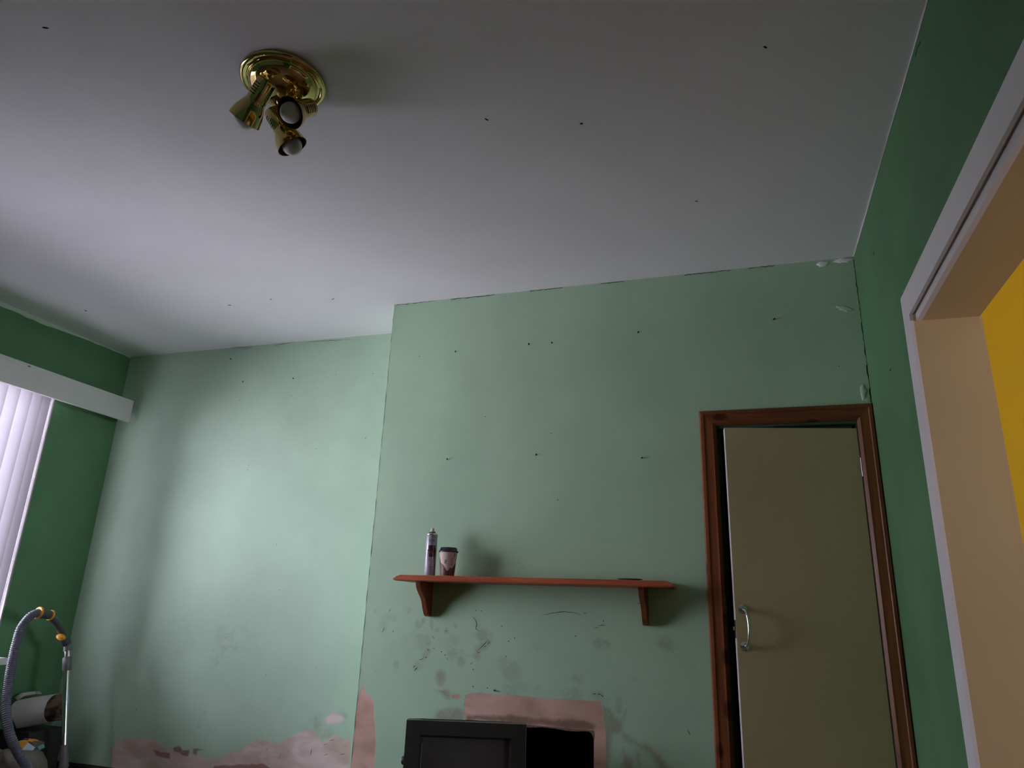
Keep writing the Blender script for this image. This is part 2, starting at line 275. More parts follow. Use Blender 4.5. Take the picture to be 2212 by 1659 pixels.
M['tv_bezel'] = simple('tv_bezel', (0.040, 0.041, 0.037), 0.3, var=0.05)
M['tv_screen'] = simple('tv_glass', (0.075, 0.066, 0.066), 0.3, var=0.03, coat=0.5)
M['tv_line'] = simple('tv_bright_edge', (0.40, 0.39, 0.37), 0.3, metal=0.5)
M['dark_brick'] = simple('near_black_brick', (0.012, 0.011, 0.011), 0.95, bump=0.4, bscale=20, spec=0.1)  # near-black brick for the recess, the masonry and the subfloor
M['can'] = simple('can_silver_lilac', (0.40, 0.37, 0.45), 0.35, metal=0.25, var=0.03)
M['can_print'] = simple('can_print_maroon', (0.055, 0.008, 0.014), 0.4)
M['can_ink'] = simple('can_print_navy', (0.03, 0.03, 0.07), 0.4)
M['nozzle'] = simple('nozzle_white', (0.65, 0.66, 0.60), 0.4)
M['cup'] = simple('paper_cup', (0.66, 0.54, 0.47), 0.6, var=0.03)
M['cup_lid'] = simple('cup_lid_black', (0.016, 0.013, 0.028), 0.35)
M['cup_brown'] = simple('cup_print_brown', (0.10, 0.028, 0.018), 0.5, var=0.35, scale=60)
M['hose'] = simple('hose_grey', (0.115, 0.115, 0.155), 0.32, var=0.1)
M['vac_grey'] = simple('vacuum_grey_plastic', (0.13, 0.125, 0.135), 0.45)
M['vac_dark'] = simple('vacuum_handle_grey', (0.06, 0.068, 0.07), 0.42)
M['vac_yellow'] = simple('vacuum_yellow', (0.72, 0.33, 0.03), 0.4)
M['vac_body'] = simple('vacuum_body_taupe', (0.14, 0.12, 0.095), 0.5, var=0.12)
M['vac_tank'] = simple('vacuum_tank_brown', (0.15, 0.09, 0.08), 0.45, var=0.15)
M['label'] = simple('sticker_pale', (0.42, 0.50, 0.58), 0.5, var=0.1)
M['label_blue'] = simple('sticker_blue', (0.08, 0.25, 0.42), 0.5)
M['label_green'] = simple('sticker_green', (0.12, 0.28, 0.22), 0.5)
M['paper'] = simple('lining_paper', (0.40, 0.38, 0.36), 0.85, var=0.12, scale=12, bump=0.2, bscale=25)
M['brown_wrap'] = simple('crumpled_brown_wrap', (0.11, 0.068, 0.045), 0.8, var=0.3, scale=14, bump=0.5, bscale=22)
M['support'] = simple('shadow_dark_support', (0.025, 0.022, 0.022), 0.6)
M['rag'] = simple('mauve_rag', (0.13, 0.085, 0.10), 0.9, var=0.2, bump=0.5, bscale=30)
M['stand'] = simple('tv_stand_black', (0.02, 0.018, 0.016), 0.35)
M['ash'] = simple('cup_saucer_green', (0.10, 0.15, 0.13), 0.4)

# glass and blind fabric
mt, nt, b = new_mat('window_glass')
b.inputs['Base Color'].default_value = (1, 1, 1, 1); b.inputs['Roughness'].default_value = 0.0
b.inputs['Transmission Weight'].default_value = 1.0; b.inputs['IOR'].default_value = 1.45
lp = nt.nodes.new('ShaderNodeBsdfTransparent'); gl = nt.nodes.new('ShaderNodeBsdfGlossy'); fr = nt.nodes.new('ShaderNodeFresnel')
gl.inputs['Roughness'].default_value = 0.02; fr.inputs['IOR'].default_value = 1.45
tn = N(nt, 'ShaderNodeTexNoise', Scale=3.0); tr = N(nt, 'ShaderNodeMapRange')
tr.inputs['To Min'].default_value = 0.90; tr.inputs['To Max'].default_value = 0.95
nt.links.new(tn.outputs['Fac'], tr.inputs['Value'])
cmb = N(nt, 'ShaderNodeCombineColor'); [nt.links.new(tr.outputs[0], cmb.inputs[i]) for i in range(3)]
nt.links.new(cmb.outputs[0], lp.inputs['Color'])
ms = nt.nodes.new('ShaderNodeMixShader')
nt.links.new(fr.outputs[0], ms.inputs[0]); nt.links.new(lp.outputs[0], ms.inputs[1]); nt.links.new(gl.outputs[0], ms.inputs[2])
nt.links.new(ms.outputs[0], nt.nodes['Material Output'].inputs['Surface'])
M['glass'] = mt

mt, nt, b = new_mat('blind_fabric')
tl = nt.nodes.new('ShaderNodeBsdfTranslucent'); df = nt.nodes.new('ShaderNodeBsdfDiffuse')
wv = N(nt, 'ShaderNodeTexNoise', Scale=180.0, Detail=2.0)
mr = N(nt, 'ShaderNodeMapRange'); mr.inputs['To Min'].default_value = 0.93; mr.inputs['To Max'].default_value = 1.0
nt.links.new(wv.outputs['Fac'], mr.inputs['Value'])
mc = N(nt, 'ShaderNodeMix', data_type='RGBA'); mc.inputs['A'].default_value = (0, 0, 0, 1)
mc.inputs['B'].default_value = (0.050, 0.047, 0.052, 1)
nt.links.new(mr.outputs[0], mc.inputs['Factor']); nt.links.new(mc.outputs['Result'], tl.inputs['Color'])
df.inputs['Color'].default_value = (0.24, 0.23, 0.24, 1)
ad = nt.nodes.new('ShaderNodeAddShader')
nt.links.new(tl.outputs[0], ad.inputs[0]); nt.links.new(df.outputs[0], ad.inputs[1])
nt.links.new(ad.outputs[0], nt.nodes['Material Output'].inputs['Surface'])
M['fabric'] = mt

# ---------------------------------------------------------------- mesh helpers
def link(name, me, mat=None, parent=None, smooth=False):
    o = bpy.data.objects.new(name, me)
    if mat is not None and not me.materials: me.materials.append(M[mat] if isinstance(mat, str) else mat)
    if smooth:
        for p in me.polygons: p.use_smooth = True
    col.objects.link(o)
    if parent is not None: o.parent = parent
    return o

def obj(name, bm, mat, parent=None, smooth=False, bevel=0.0, seg=2, sharp=None):
    if bevel > 0:
        es = [e for e in bm.edges if len(e.link_faces) == 2 and e.calc_face_angle(0) > 0.6]
        bmesh.ops.bevel(bm, geom=es, offset=bevel, segments=seg, affect='EDGES', profile=0.5, clamp_overlap=True)
    bmesh.ops.recalc_face_normals(bm, faces=bm.faces)
    me = bpy.data.meshes.new(name); bm.to_mesh(me); bm.free()
    o = link(name, me, mat, parent, smooth)
    if smooth:
        me.set_sharp_from_angle(angle=math.radians(sharp if sharp else 40))
    return o

def box(bm, x0, x1, y0, y1, z0, z1):
    v = [bm.verts.new(p) for p in [(x0, y0, z0), (x1, y0, z0), (x1, y1, z0), (x0, y1, z0), (x0, y0, z1), (x1, y0, z1), (x1, y1, z1), (x0, y1, z1)]]
    for f in [(0, 3, 2, 1), (4, 5, 6, 7), (0, 1, 5, 4), (1, 2, 6, 5), (2, 3, 7, 6), (3, 0, 4, 7)]:
        bm.faces.new([v[i] for i in f])
    return v

def tf(bm, verts, mat4):
    for v in verts: v.co = mat4 @ v.co

def lathe(bm, prof, seg=32, mat4=None, cap0=False, cap1=False):
    rings = []
    for r, h in prof:
        if r < 1e-6: rings.append([bm.verts.new((0, 0, h))])
        else: rings.append([bm.verts.new((r * math.cos(2 * math.pi * i / seg), r * math.sin(2 * math.pi * i / seg), h)) for i in range(seg)])
    for a, b_ in zip(rings, rings[1:]):
        for i in range(seg):
            j = (i + 1) % seg
            if len(a) == 1 and len(b_) == 1: continue
            if len(a) == 1: bm.faces.new((a[0], b_[j], b_[i]))
            elif len(b_) == 1: bm.faces.new((a[i], a[j], b_[0]))
            else: bm.faces.new((a[i], a[j], b_[j], b_[i]))
    if cap0 and len(rings[0]) > 1: bm.faces.new(list(reversed(rings[0])))
    if cap1 and len(rings[-1]) > 1: bm.faces.new(rings[-1])
    vs = [v for r in rings for v in r]
    if mat4 is not None: tf(bm, vs, mat4)
    return vs

def aim(origin, direction, roll=0.0):
    d = Vector(direction).normalized()
    q = Vector((0, 0, 1)).rotation_difference(d)
    return Matrix.Translation(Vector(origin)) @ q.to_matrix().to_4x4() @ Matrix.Rotation(roll, 4, 'Z')

def catmull(pts, n=10):
    P = [Vector(p) for p in pts]; P = [P[0] * 2 - P[1]] + P + [P[-1] * 2 - P[-2]]
    out = []
    for i in range(1, len(P) - 2):
        for k in range(n):
            t = k / n; a, b_, c, d = P[i - 1], P[i], P[i + 1], P[i + 2]
            out.append(0.5 * ((2 * b_) + (c - a) * t + (2 * a - 5 * b_ + 4 * c - d) * t * t + (3 * b_ - a - 3 * c + d) * t ** 3))
    out.append(P[-2]); return out

def resample(pts, step):
    L = [0]
    for a, b_ in zip(pts, pts[1:]): L.append(L[-1] + (b_ - a).length)
    n = max(2, int(L[-1] / step)); out = []; k = 0
    for i in range(n + 1):
        s = L[-1] * i / n
        while k < len(L) - 2 and L[k + 1] < s: k += 1
        t = (s - L[k]) / max(1e-9, L[k + 1] - L[k]); out.append(pts[k].lerp(pts[k + 1], t))
    return out

def sweep(bm, pts, rad, seg=12, caps=True, squash=1.0):
    pts = [Vector(p) for p in pts]; n = len(pts)
    T = [(pts[min(i + 1, n - 1)] - pts[max(i - 1, 0)]).normalized() for i in range(n)]
    up = Vector((0, 0, 1)) if abs(T[0].z) < 0.9 else Vector((1, 0, 0))
    u = T[0].cross(up).normalized(); rings = []
    for i in range(n):
        if i: u = (T[i - 1].rotation_difference(T[i]) @ u)
        u = (u - T[i] * u.dot(T[i])).normalized(); v = T[i].cross(u)
        r = rad(i / (n - 1), i) if callable(rad) else rad
        rings.append([bm.verts.new(pts[i] + (u * math.cos(2 * math.pi * k / seg) + v * squash * math.sin(2 * math.pi * k / seg)) * r) for k in range(seg)])
    for a, b_ in zip(rings, rings[1:]):
        for k in range(seg):
            j = (k + 1) % seg; bm.faces.new((a[k], a[j], b_[j], b_[k]))
    if caps: bm.faces.new(list(reversed(rings[0]))); bm.faces.new(rings[-1])

def prism(bm, outline, axis, a0, a1):
    """extrude a 2-D outline; axis 'x': outline=(y,z); 'y': (x,z); 'z': (x,y)"""
    def mk(p, a):
        return {'x': (a, p[0], p[1]), 'y': (p[0], a, p[1]), 'z': (p[0], p[1], a)}[axis]
    A = [bm.verts.new(mk(p, a0)) for p in outline]; B = [bm.verts.new(mk(p, a1)) for p in outline]
    bm.faces.new(A); bm.faces.new(list(reversed(B)))
    n = len(outline)
    for i in range(n):
        j = (i + 1) % n; bm.faces.new((A[i], B[i], B[j], A[j]))

def thing(name, label, cat, loc=(0, 0, 0), group=None):
    o = bpy.data.objects.new(name, None); col.objects.link(o); o.location = loc
    o.empty_display_size = 0.05
    o['label'] = label; o['category'] = cat
    if group: o['group'] = group
    return o

def structure(name, loc=(0, 0, 0), label=None):
    o = bpy.data.objects.new(name, None); col.objects.link(o); o.location = loc
    o['kind'] = 'structure'
    if label: o['label'] = label
    return o

def seat(o, parent):
    """keep world-built geometry in place below a parent that stands elsewhere"""
    o.parent = parent
    o.matrix_parent_inverse = Matrix.Translation(parent.location).inverted()
    return o

# ---------------------------------------------------------------- masks for worn plaster
def sdf(px, pz, poly):
    d = np.full(px.shape, 1e9); s = np.ones(px.shape); n = len(poly); j = n - 1
    for i in range(n):
        ax, az = poly[i][:2]; bx, bz = poly[j][:2]
        ex, ez = bx - ax, bz - az; wx, wz = px - ax, pz - az
        t = np.clip((wx * ex + wz * ez) / (ex * ex + ez * ez + 1e-12), 0, 1)
        d = np.minimum(d, (wx - ex * t) ** 2 + (wz - ez * t) ** 2)
        c1 = pz >= az; c2 = pz < bz; c3 = ex * wz > ez * wx
        s = np.where((c1 & c2 & c3) | (~c1 & ~c2 & ~c3), -s, s); j = i
    return s * np.sqrt(d)

def mask_poly(px, pz, polys, soft):
    v = np.zeros(px.shape)
    for p in polys: v = np.maximum(v, np.clip(0.5 - sdf(px, pz, p) / soft, 0, 1))
    return v

def mask_caps(px, pz, caps):
    v = np.zeros(px.shape)
    for x0, z0, x1, z1, r, s in caps:
        ex, ez = x1 - x0, z1 - z0
        t = np.clip(((px - x0) * ex + (pz - z0) * ez) / (ex * ex + ez * ez + 1e-9), 0, 1)
        d = np.sqrt((px - x0 - ex * t) ** 2 + (pz - z0 - ez * t) ** 2)
        v = np.maximum(v, s * np.clip(1.5 - d / max(r * 2.2, 0.004), 0, 1) ** 0.8)
    return v

def panel(name, y, rects, hole=None, masks=None, mat='mint', parent=None):
    """a wall face in the plane y, facing -y, from rectangles (x0,x1,z0,z1,step); hole drops cells"""
    V, F = [], []
    for x0, x1, z0, z1, step in rects:
        nx = max(1, int(round((x1 - x0) / step))); nz = max(1, int(round((z1 - z0) / step)))
        X, Z = np.meshgrid(np.linspace(x0, x1, nx + 1), np.linspace(z0, z1, nz + 1))
        base = sum(len(v) for v in V)
        V.append(np.stack([X.ravel(), np.full(X.size, y), Z.ravel()], 1))
        ii, jj = np.meshgrid(np.arange(nx), np.arange(nz))
        a = base + jj.ravel() * (nx + 1) + ii.ravel()
        f = np.stack([a, a + 1, a + nx + 2, a + nx + 1], 1)
        if hole is not None:
            cx = x0 + (ii.ravel() + .5) * (x1 - x0) / nx; cz = z0 + (jj.ravel() + .5) * (z1 - z0) / nz
            f = f[~hole(cx, cz)]
        F.append(f)
    V = np.concatenate(V); F = np.concatenate(F)
    me = bpy.data.meshes.new(name)
    me.from_pydata(V.tolist(), [], F.tolist()); me.update()
    if masks:
        for k, fn in masks.items():
            at = me.attributes.new(k, 'FLOAT', 'POINT')
            at.data.foreach_set('value', fn(V[:, 0], V[:, 2]).astype(np.float32))
    return link(name, me, mat, parent)

# ================================================================= STRUCTURE
TH = 0.25
# floor, of boards
fl = structure('floor')
bm = bmesh.new(); box(bm, XL - TH, XN + 0.2, YF - TH, YB + TH, -0.12, -0.022); obj('subfloor', bm, 'dark_brick', fl)
proto = None
w = 0.12; k = 0; x = XL - 0.02
bm = bmesh.new(); box(bm, 0, w - 0.003, YF - 0.02, YB + 0.02, -0.022, 0)
proto = obj('floorboard', bm, 'floor', fl, bevel=0.0015, seg=1); proto.location.x = x
while x < XR + 0.1:
    x += w
    c = proto.copy(); c.location.x = x; c.parent = fl; col.objects.link(c)
bm = bmesh.new(); box(bm, x + w, XN + 0.1, YF, YC + 0.1, -0.022, 0.0)
f2 = obj('floor.001', bm, 'floor'); f2['kind'] = 'structure'

# ceiling
bm = bmesh.new(); box(bm, XL - TH, XR + 0.10, YF - TH, YB + TH, ZC, ZC + 0.15)
c_ = obj('ceiling', bm, 'ceiling'); c_['kind'] = 'structure'
bm = bmesh.new(); box(bm, XR + 0.10, XN + 0.2, YF - TH, YB + TH, ZC, ZC + 0.15)
c2_ = obj('ceiling.001', bm, 'ceiling'); c2_['kind'] = 'structure'

# window wall (left)
wl = structure('wall_left')
bm = bmesh.new()
y0, y1, z0, z1 = WIN
for b_ in [(YF - TH, y0, -0.1, ZC), (y1, YB + TH, -0.1, ZC), (y0, y1, -0.1, z0), (y0, y1, z1, ZC)]:
    box(bm, XL - TH, XL, *b_)
obj('wall_face', bm, 'green', wl)
# uneven strip where ceiling paint was cut in over the window wall
bm = bmesh.new()
rr = random.Random(3); n = 110
prev = None
for i in range(n + 1):
    y = YF + (YB - YF) * i / n
    t = min(1, max(0, (YB - y) / 1.0))
    h = 0.004 + 0.026 * t + 0.004 * rr.uniform(-1, 1) + 0.004 * math.sin(y * 9)
    cur = [bm.verts.new((XL + 0.0015, y, ZC)), bm.verts.new((XL + 0.0015, y, ZC - max(0.002, h)))]
    if prev: bm.faces.new((prev[0], prev[1], cur[1], cur[0]))
    prev = cur
obj('paint_strip', bm, 'cove', wl)

# alcove wall
wa = structure('wall_back_left')
am = {'pink': lambda X, Z: mask_poly(X, Z, PINK_ALCOVE, 0.05), 'stain': lambda X, Z: mask_caps(X, Z, STAIN_ALCOVE) + 0.55 * mask_poly(X, Z, [[(-4.2, 3), (-3.99, 3), (-3.99, 0), (-4.2, 0)]], 0.5) * 0,
      'red': lambda X, Z: mask_poly(X, Z, RED_ALCOVE, 0.02), 'grime': lambda X, Z: np.zeros(X.shape)}
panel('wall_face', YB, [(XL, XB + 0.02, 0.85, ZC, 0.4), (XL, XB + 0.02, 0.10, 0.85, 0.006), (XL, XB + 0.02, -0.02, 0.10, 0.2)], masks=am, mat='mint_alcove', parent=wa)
bm = bmesh.new(); box(bm, XL - TH, XB + 0.05, YB + 0.002, YB + TH, -0.1, ZC + 0.02); obj('masonry', bm, 'dark_brick', wa)

# chimney breast / back wall with door hole and fireplace hole
wb = structure('wall_back')
DX0, DX1, DZ = -0.118, 0.523, 1.998        # hole for the door frame
FX0, FX1, FZ = -1.235, -0.655, 0.664       # fireplace
def hole(cx, cz):
    door = (cx > DX0) & (cx < DX1) & (cz < DZ)
    return door
def grime(X, Z):
    g = mask_poly(X, Z, LIPS_BREAST, 0.03) * 0.9
    return g
def breast_stain(X, Z):
    return np.maximum(mask_caps(X, Z, STAIN_BREAST), 0.75 * mask_poly(X, Z, STAIN_BREAST_POLY, 0.03))
brm = {'pink': lambda X, Z: mask_poly(X, Z, PINK_BREAST, 0.035), 'stain': breast_stain, 'red': lambda X, Z: np.zeros(X.shape), 'grime': grime}
xe = XR + 0.02
panel('wall_face', YC, [
    (XB, DX0, 1.30, DZ, 0.7), (XB, xe, DZ, ZC, 0.8), (DX1, xe, 0, DZ, 2.0),
    (XB, DX0, FZ, 1.30, 0.005), (XB, FX0, 0.30, FZ, 0.006), (FX1, DX0, 0.30, FZ, 0.006),
    (XB, FX0, 0, 0.30, 0.3), (FX1, DX0, 0, 0.30, 0.3)], masks=brm, parent=wb)
bm = bmesh.new()
v = [bm.verts.new(p) for p in [(XB, YC, 0), (XB, YB + 0.01, 0), (XB, YB + 0.01, ZC), (XB, YC, ZC)]]
bm.faces.new(v); obj('side_face', bm, 'mint_plain', wb)
# masonry behind the plaster so nothing leaks
bm = bmesh.new()
box(bm, XB + 0.002, FX0 - 0.01, YC + 0.004, YB + TH, -0.1, ZC)
box(bm, FX1 + 0.01, DX0 - 0.004, YC + 0.004, YB + TH, -0.1, ZC)
box(bm, FX0 - 0.01, FX1 + 0.01, YC + 0.004, YB + TH, FZ + 0.012, ZC)
box(bm, DX0 - 0.004, DX1 + 0.004, YC + 0.004, YB + TH, DZ + 0.004, ZC)
box(bm, DX1 + 0.004, xe, YC + 0.004, YB + TH, -0.1, ZC)
obj('masonry', bm, 'dark_brick', wb)
# fireplace recess: reveals, back and rounded corner fillets
bm = bmesh.new()
def quad(bm, pts): bm.faces.new([bm.verts.new(p) for p in pts])
yb2 = YC + 0.34
quad(bm, [(FX0, YC, 0), (FX0, yb2, 0), (FX0, yb2, FZ), (FX0, YC, FZ)])
quad(bm, [(FX1, YC, 0), (FX1, yb2, 0), (FX1, yb2, FZ), (FX1, YC, FZ)])
quad(bm, [(FX0, YC, FZ), (FX1, YC, FZ), (FX1, yb2, FZ), (FX0, yb2, FZ)])
quad(bm, [(FX0, yb2, 0), (FX1, yb2, 0), (FX1, yb2, FZ), (FX0, yb2, FZ)])
obj('fireplace_recess', bm, 'dark_brick', wb)
rr = random.Random(5)
bm = bmesh.new()   # ragged plaster lip round the fireplace head
prev = None
pts = []
for i in range(60):
    t = i / 59
    x_ = FX0 + (FX1 - FX0) * t
    drop = 0.004 + 0.003 * math.sin(x_ * 31) + rr.uniform(0, 0.0022)
    e = min(x_ - FX0, FX1 - x_)
    if e < 0.03: drop += 0.03 - math.sqrt(max(0, 0.03 ** 2 - (0.03 - e) ** 2))
    pts.append((x_, FZ - drop))
A = [bm.verts.new((p[0], YC - 0.0012, FZ + 0.002)) for p in pts]; B = [bm.verts.new((p[0], YC - 0.0012, p[1])) for p in pts]
C = [bm.verts.new((p[0], YC + 0.03, p[1])) for p in pts]
for i in range(59):
    bm.faces.new((A[i], A[i + 1], B[i + 1], B[i])); bm.faces.new((B[i], B[i + 1], C[i + 1], C[i]))
obj('plaster_lip', bm, simple('dirty_plaster', (0.16, 0.105, 0.08), 0.85, var=0.3, scale=20, bump=0.3), wb)
# light chipped arris on the breast corner
bm = bmesh.new()
zz = 0.0; rr = random.Random(11); ring = []
pts = []
for i in range(90):
    z_ = ZC * i / 89
    pts.append((XB + 0.001 + rr.uniform(-0.0012, 0.0012), YC + 0.001 + rr.uniform(-0.0008, 0.0008), z_))
sweep(bm, pts, lambda t, i: 0.0022 + 0.0012 * math.sin(i * 1.7), seg=6)
obj('corner_bead', bm, 'mint_plain', wb, smooth=True)

# right wall with the wide opening
wr = structure('wall_right')
XW = XR + 0.17
bm = bmesh.new()
for b_ in [(YF - TH, OPN[0] - 0.03, -0.1, ZC), (OPN[1] + 0.03, YC + 0.02, -0.1, ZC), (OPN[0] - 0.03, OPN[1] + 0.03, OPN[2] + 0.05, ZC)]:
    box(bm, XR, XW, *b_)
obj('wall_face', bm, 'green', wr)
# light skim line where the ceiling paint laps over
bm = bmesh.new(); rr = random.Random(9); n = 120; prev = None
for i in range(n + 1):
    y = YF + (YC - YF) * i / n
    h = 0.0045 + 0.0022 * math.sin(y * 7) + rr.uniform(-0.0012, 0.0012)
    cur = [bm.verts.new((XR - 0.0015, y, ZC)), bm.verts.new((XR - 0.0015, y, ZC - h))]
    if prev: bm.faces.new((prev[0], prev[1], cur[1], cur[0]))
    prev = cur
obj('paint_strip', bm, 'ceiling', wr)

# wall behind the camera
bm = bmesh.new(); box(bm, XL - TH, XW, YF - TH, YF, -0.1, ZC)
wf = obj('wall_front', bm, 'mint_plain'); wf['kind'] = 'structure'

# next room: yellow walls
wy = structure('wall_far_right', label='yellow wall of the next room seen through the wide opening')
bm = bmesh.new(); box(bm, XW + 0.01, XN + 0.2, YC, YC + 0.15, -0.1, ZC); obj('wall_face', bm, 'yellow', wy)
bm = bmesh.new(); box(bm, XW + 0.001, XN + 0.2, YF - 0.15, YF, -0.1, ZC); obj('wall_face', bm, 'yellow', wy)
bm = bmesh.new()
for b_ in [(YF, WIN2[0], -0.1, ZC), (WIN2[1], YC, -0.1, ZC), (WIN2[0], WIN2[1], -0.1, WIN2[2]), (WIN2[0], WIN2[1], WIN2[3], ZC)]:
    box(bm, XN, XN + 0.15, *b_)
obj('wall_face', bm, 'yellow', wy)
bm = bmesh.new()
for b_ in [(YF, OPN[0] - 0.06, 0, ZC), (OPN[1] + 0.03, YC, 0, ZC), (OPN[0] - 0.06, OPN[1] + 0.03, OPN[2] + 0.04, ZC)]:
    box(bm, XW + 0.0005, XW + 0.004, *b_)
obj('wall_face', bm, 'yellow', wy)

# ---------------- opening trim on the right wall
t1 = structure('trim_1', label='white architrave and cream lining round the wide opening')
ya, yo, zo = 2.484, OPN[1], OPN[2]
bm = bmesh.new()
prism(bm, [(ya, 0), (ya, 2.197), (yo, 2.104), (yo, 0)], 'x', XR - 0.006, XR + 0.004)
obj('architrave', bm, 'gloss_white', t1, bevel=0.0015)
bm = bmesh.new()
prism(bm, [(ya, 2.197), (OPN[0] - 0.084, 2.197), (OPN[0], 2.104), (yo, 2.104)], 'x', XR - 0.006, XR + 0.004)
obj('architrave', bm, 'gloss_white', t1, bevel=0.0015)
bm = bmesh.new()
prism(bm, [(OPN[0] - 0.084, 0), (OPN[0] - 0.084, 2.197), (OPN[0], 2.104), (OPN[0], 0)], 'x', XR - 0.006, XR + 0.004)
obj('architrave', bm, 'gloss_white', t1, bevel=0.0015)
# cream jamb linings
bm = bmesh.new(); box(bm, XR + 0.004, 0.748, yo, yo + 0.03, 0, zo + 0.04); obj('jamb_lining', bm, 'cream', t1, bevel=0.001)
bm = bmesh.new(); box(bm, XR + 0.004, 0.748, OPN[0] - 0.03, OPN[0], 0, zo + 0.04); obj('jamb_lining', bm, 'cream', t1, bevel=0.001)
bm = bmesh.new(); box(bm, 0.592, 0.748, OPN[0] - 0.03, yo, zo, zo + 0.03); obj('head_lining', bm, 'cream', t1, bevel=0.001)
bm = bmesh.new(); box(bm, 0.576, 0.5918, OPN[0] - 0.03, yo - 0.001, zo, zo + 0.032); obj('track_edge', bm, 'gloss_white', t1, bevel=0.001)
bm = bmesh.new(); box(bm, XR + 0.004, 0.576, OPN[0], yo, zo + 0.028, zo + 0.05); obj('track_channel', bm, simple('channel_taupe', (0.30, 0.25, 0.19), 0.6), t1)
bm = bmesh.new(); box(bm, 0.7485, 0.760, yo + 0.001, yo + 0.045, 0, zo + 0.0); obj('edge_bead', bm, 'cream', t1, bevel=0.002)
bm = bmesh.new(); box(bm, 0.7485, 0.756, OPN[0], yo + 0.045, zo + 0.001, zo + 0.045); obj('edge_bead', bm, 'cream', t1, bevel=0.002)

# ---------------- baseboards
def board_profile(d, h):
    return [(0, 0), (d, 0), (d, h - 0.03), (d - 0.004, h - 0.012), (d - 0.010, h - 0.006), (d - 0.012, h), (0, h)]
bm = bmesh.new(); prism(bm, [(YB - p[0], p[1]) for p in board_profile(0.018, 0.192)], 'x', XL + 0.002, XB)
o = obj('baseboard_back', bm, 'skirting'); o['kind'] = 'structure'
bm = bmesh.new(); prism(bm, [(XL + p[0], p[1]) for p in board_profile(0.018, 0.192)], 'y', YF, YB - 0.019)
o = obj('baseboard_left', bm, 'skirting'); o['kind'] = 'structure'

# ---------------- cracks, screw holes and plugs
def wall_marks(parent, y, holes, cracks, seed):
    rr = random.Random(seed)
    dmesh = None
    for (hx, hz, kind) in holes:
        bm = bmesh.new(); r = 0.0034 if kind else 0.0024
        n = 9
        c = bm.verts.new((hx, y - 0.0012, hz))
        ring = [bm.verts.new((hx + r * rr.uniform(0.75, 1.25) * math.cos(2 * math.pi * i / n), y - 0.0008, hz + r * rr.uniform(0.75, 1.25) * math.sin(2 * math.pi * i / n))) for i in range(n)]
        for i in range(n): bm.faces.new((c, ring[i], ring[(i + 1) % n]))
        h_ = obj('plug_hole', bm, 'hole', parent)
        if kind:   # a broken plug or screw left standing out of the wall
            bm = bmesh.new()
            lathe(bm, [(0.0, 0.0), (0.0022, 0.0), (0.0022, 0.009), (0.0034, 0.0095), (0.0030, 0.012), (0, 0.012)], 8, aim((hx + 0.001, y, hz - 0.001), (0.25, -1, 0.1)))
            obj('screw', bm, 'hole', parent, smooth=True)
    for pl in cracks:
        bm = bmesh.new()
        P = resample([Vector((p[0], y - 0.0002, p[1])) for p in pl], 0.006)
        P = [p + Vector((rr.uniform(-1, 1), 0, rr.uniform(-1, 1))) * 0.0009 for p in P]
        n = len(P)
        sweep(bm, P, lambda t, i: 0.0003 + 0.0010 * math.sin(math.pi * min(1, max(0, t))) * rr.uniform(0.5, 1.1), seg=5)
        obj('crack', bm, 'hole', parent)
wall_marks(wb, YC, HOLES_BREAST, CRACKS_BREAST, 21)
wall_marks(wa, YB, HOLES_ALCOVE, CRACKS_ALCOVE, 22)
# crack down the corner between breast wall and right wall
rr = random.Random(4); bm = bmesh.new()
P = [Vector((XR - 0.001 + rr.uniform(-.003, .002), YC - 0.001, z_)) for z_ in np.linspace(2.05, 2.75, 60)]
sweep(bm, P, lambda t, i: 0.0008 + 0.0017 * abs(math.sin(i * 0.37)) * (1.2 - t), seg=5); obj('crack', bm, 'hole', wb)
# hairline along the breast / ceiling joint
for a_, b2 in [(-1.78, -1.55), (-1.45, -1.2), (-1.0, -0.82), (-0.62, -0.5), (-0.2, 0.02), (0.1, 0.22)]:
    bm = bmesh.new(); P = [Vector((x_, YC - 0.001, ZC - 0.004 + rr.uniform(-.003, .002))) for x_ in np.linspace(a_, b2, 26)]
    sweep(bm, P, lambda t, i: 0.0004 + 0.0012 * rr.random(), seg=5); obj('crack', bm, 'hole', wb)
# lumps of filler and a flaked patch near the right corner
def blob(name, cx, y, cz, rx, rz, mat, parent, seed, th=0.004, tilt=0.0):
    rr = random.Random(seed); bm = bmesh.new(); rings = []
    n = 22; prof = [1 + 0.25 * rr.uniform(-1, 1) for _ in range(n)]
    for s_, h in ((1.0, 0.0002), (0.86, th * 0.7), (0.5, th)):
        rings.append([bm.verts.new((cx + (rx * prof[i] * s_ * math.cos(2 * math.pi * i / n)) * math.cos(tilt) - rz * prof[i] * s_ * math.sin(2 * math.pi * i / n) * math.sin(tilt), y - h * rr.uniform(.8, 1.2),
                                    cz + rx * prof[i] * s_ * math.cos(2 * math.pi * i / n) * math.sin(tilt) + rz * prof[i] * s_ * math.sin(2 * math.pi * i / n) * math.cos(tilt))) for i in range(n)])
    c = bm.verts.new((cx, y - th, cz))
    for a, b_ in zip(rings, rings[1:]):
        for i in range(n): bm.faces.new((a[i], a[(i + 1) % n], b_[(i + 1) % n], b_[i]))
    for i in range(n): bm.faces.new((rings[-1][i], rings[-1][(i + 1) % n], c))
    return obj(name, bm, mat, parent, smooth=True)
flake = simple('flaked_paint', (0.50, 0.66, 0.52), 0.8, var=0.15, bump=0.3)
blob('paint_flake', 0.500, YC, 2.500, 0.036, 0.012, flake, wb, 1, 0.003, -0.35)
blob('paint_flake', 0.535, YC, 2.10, 0.012, 0.035, flake, wb, 2, 0.004, 0.0)
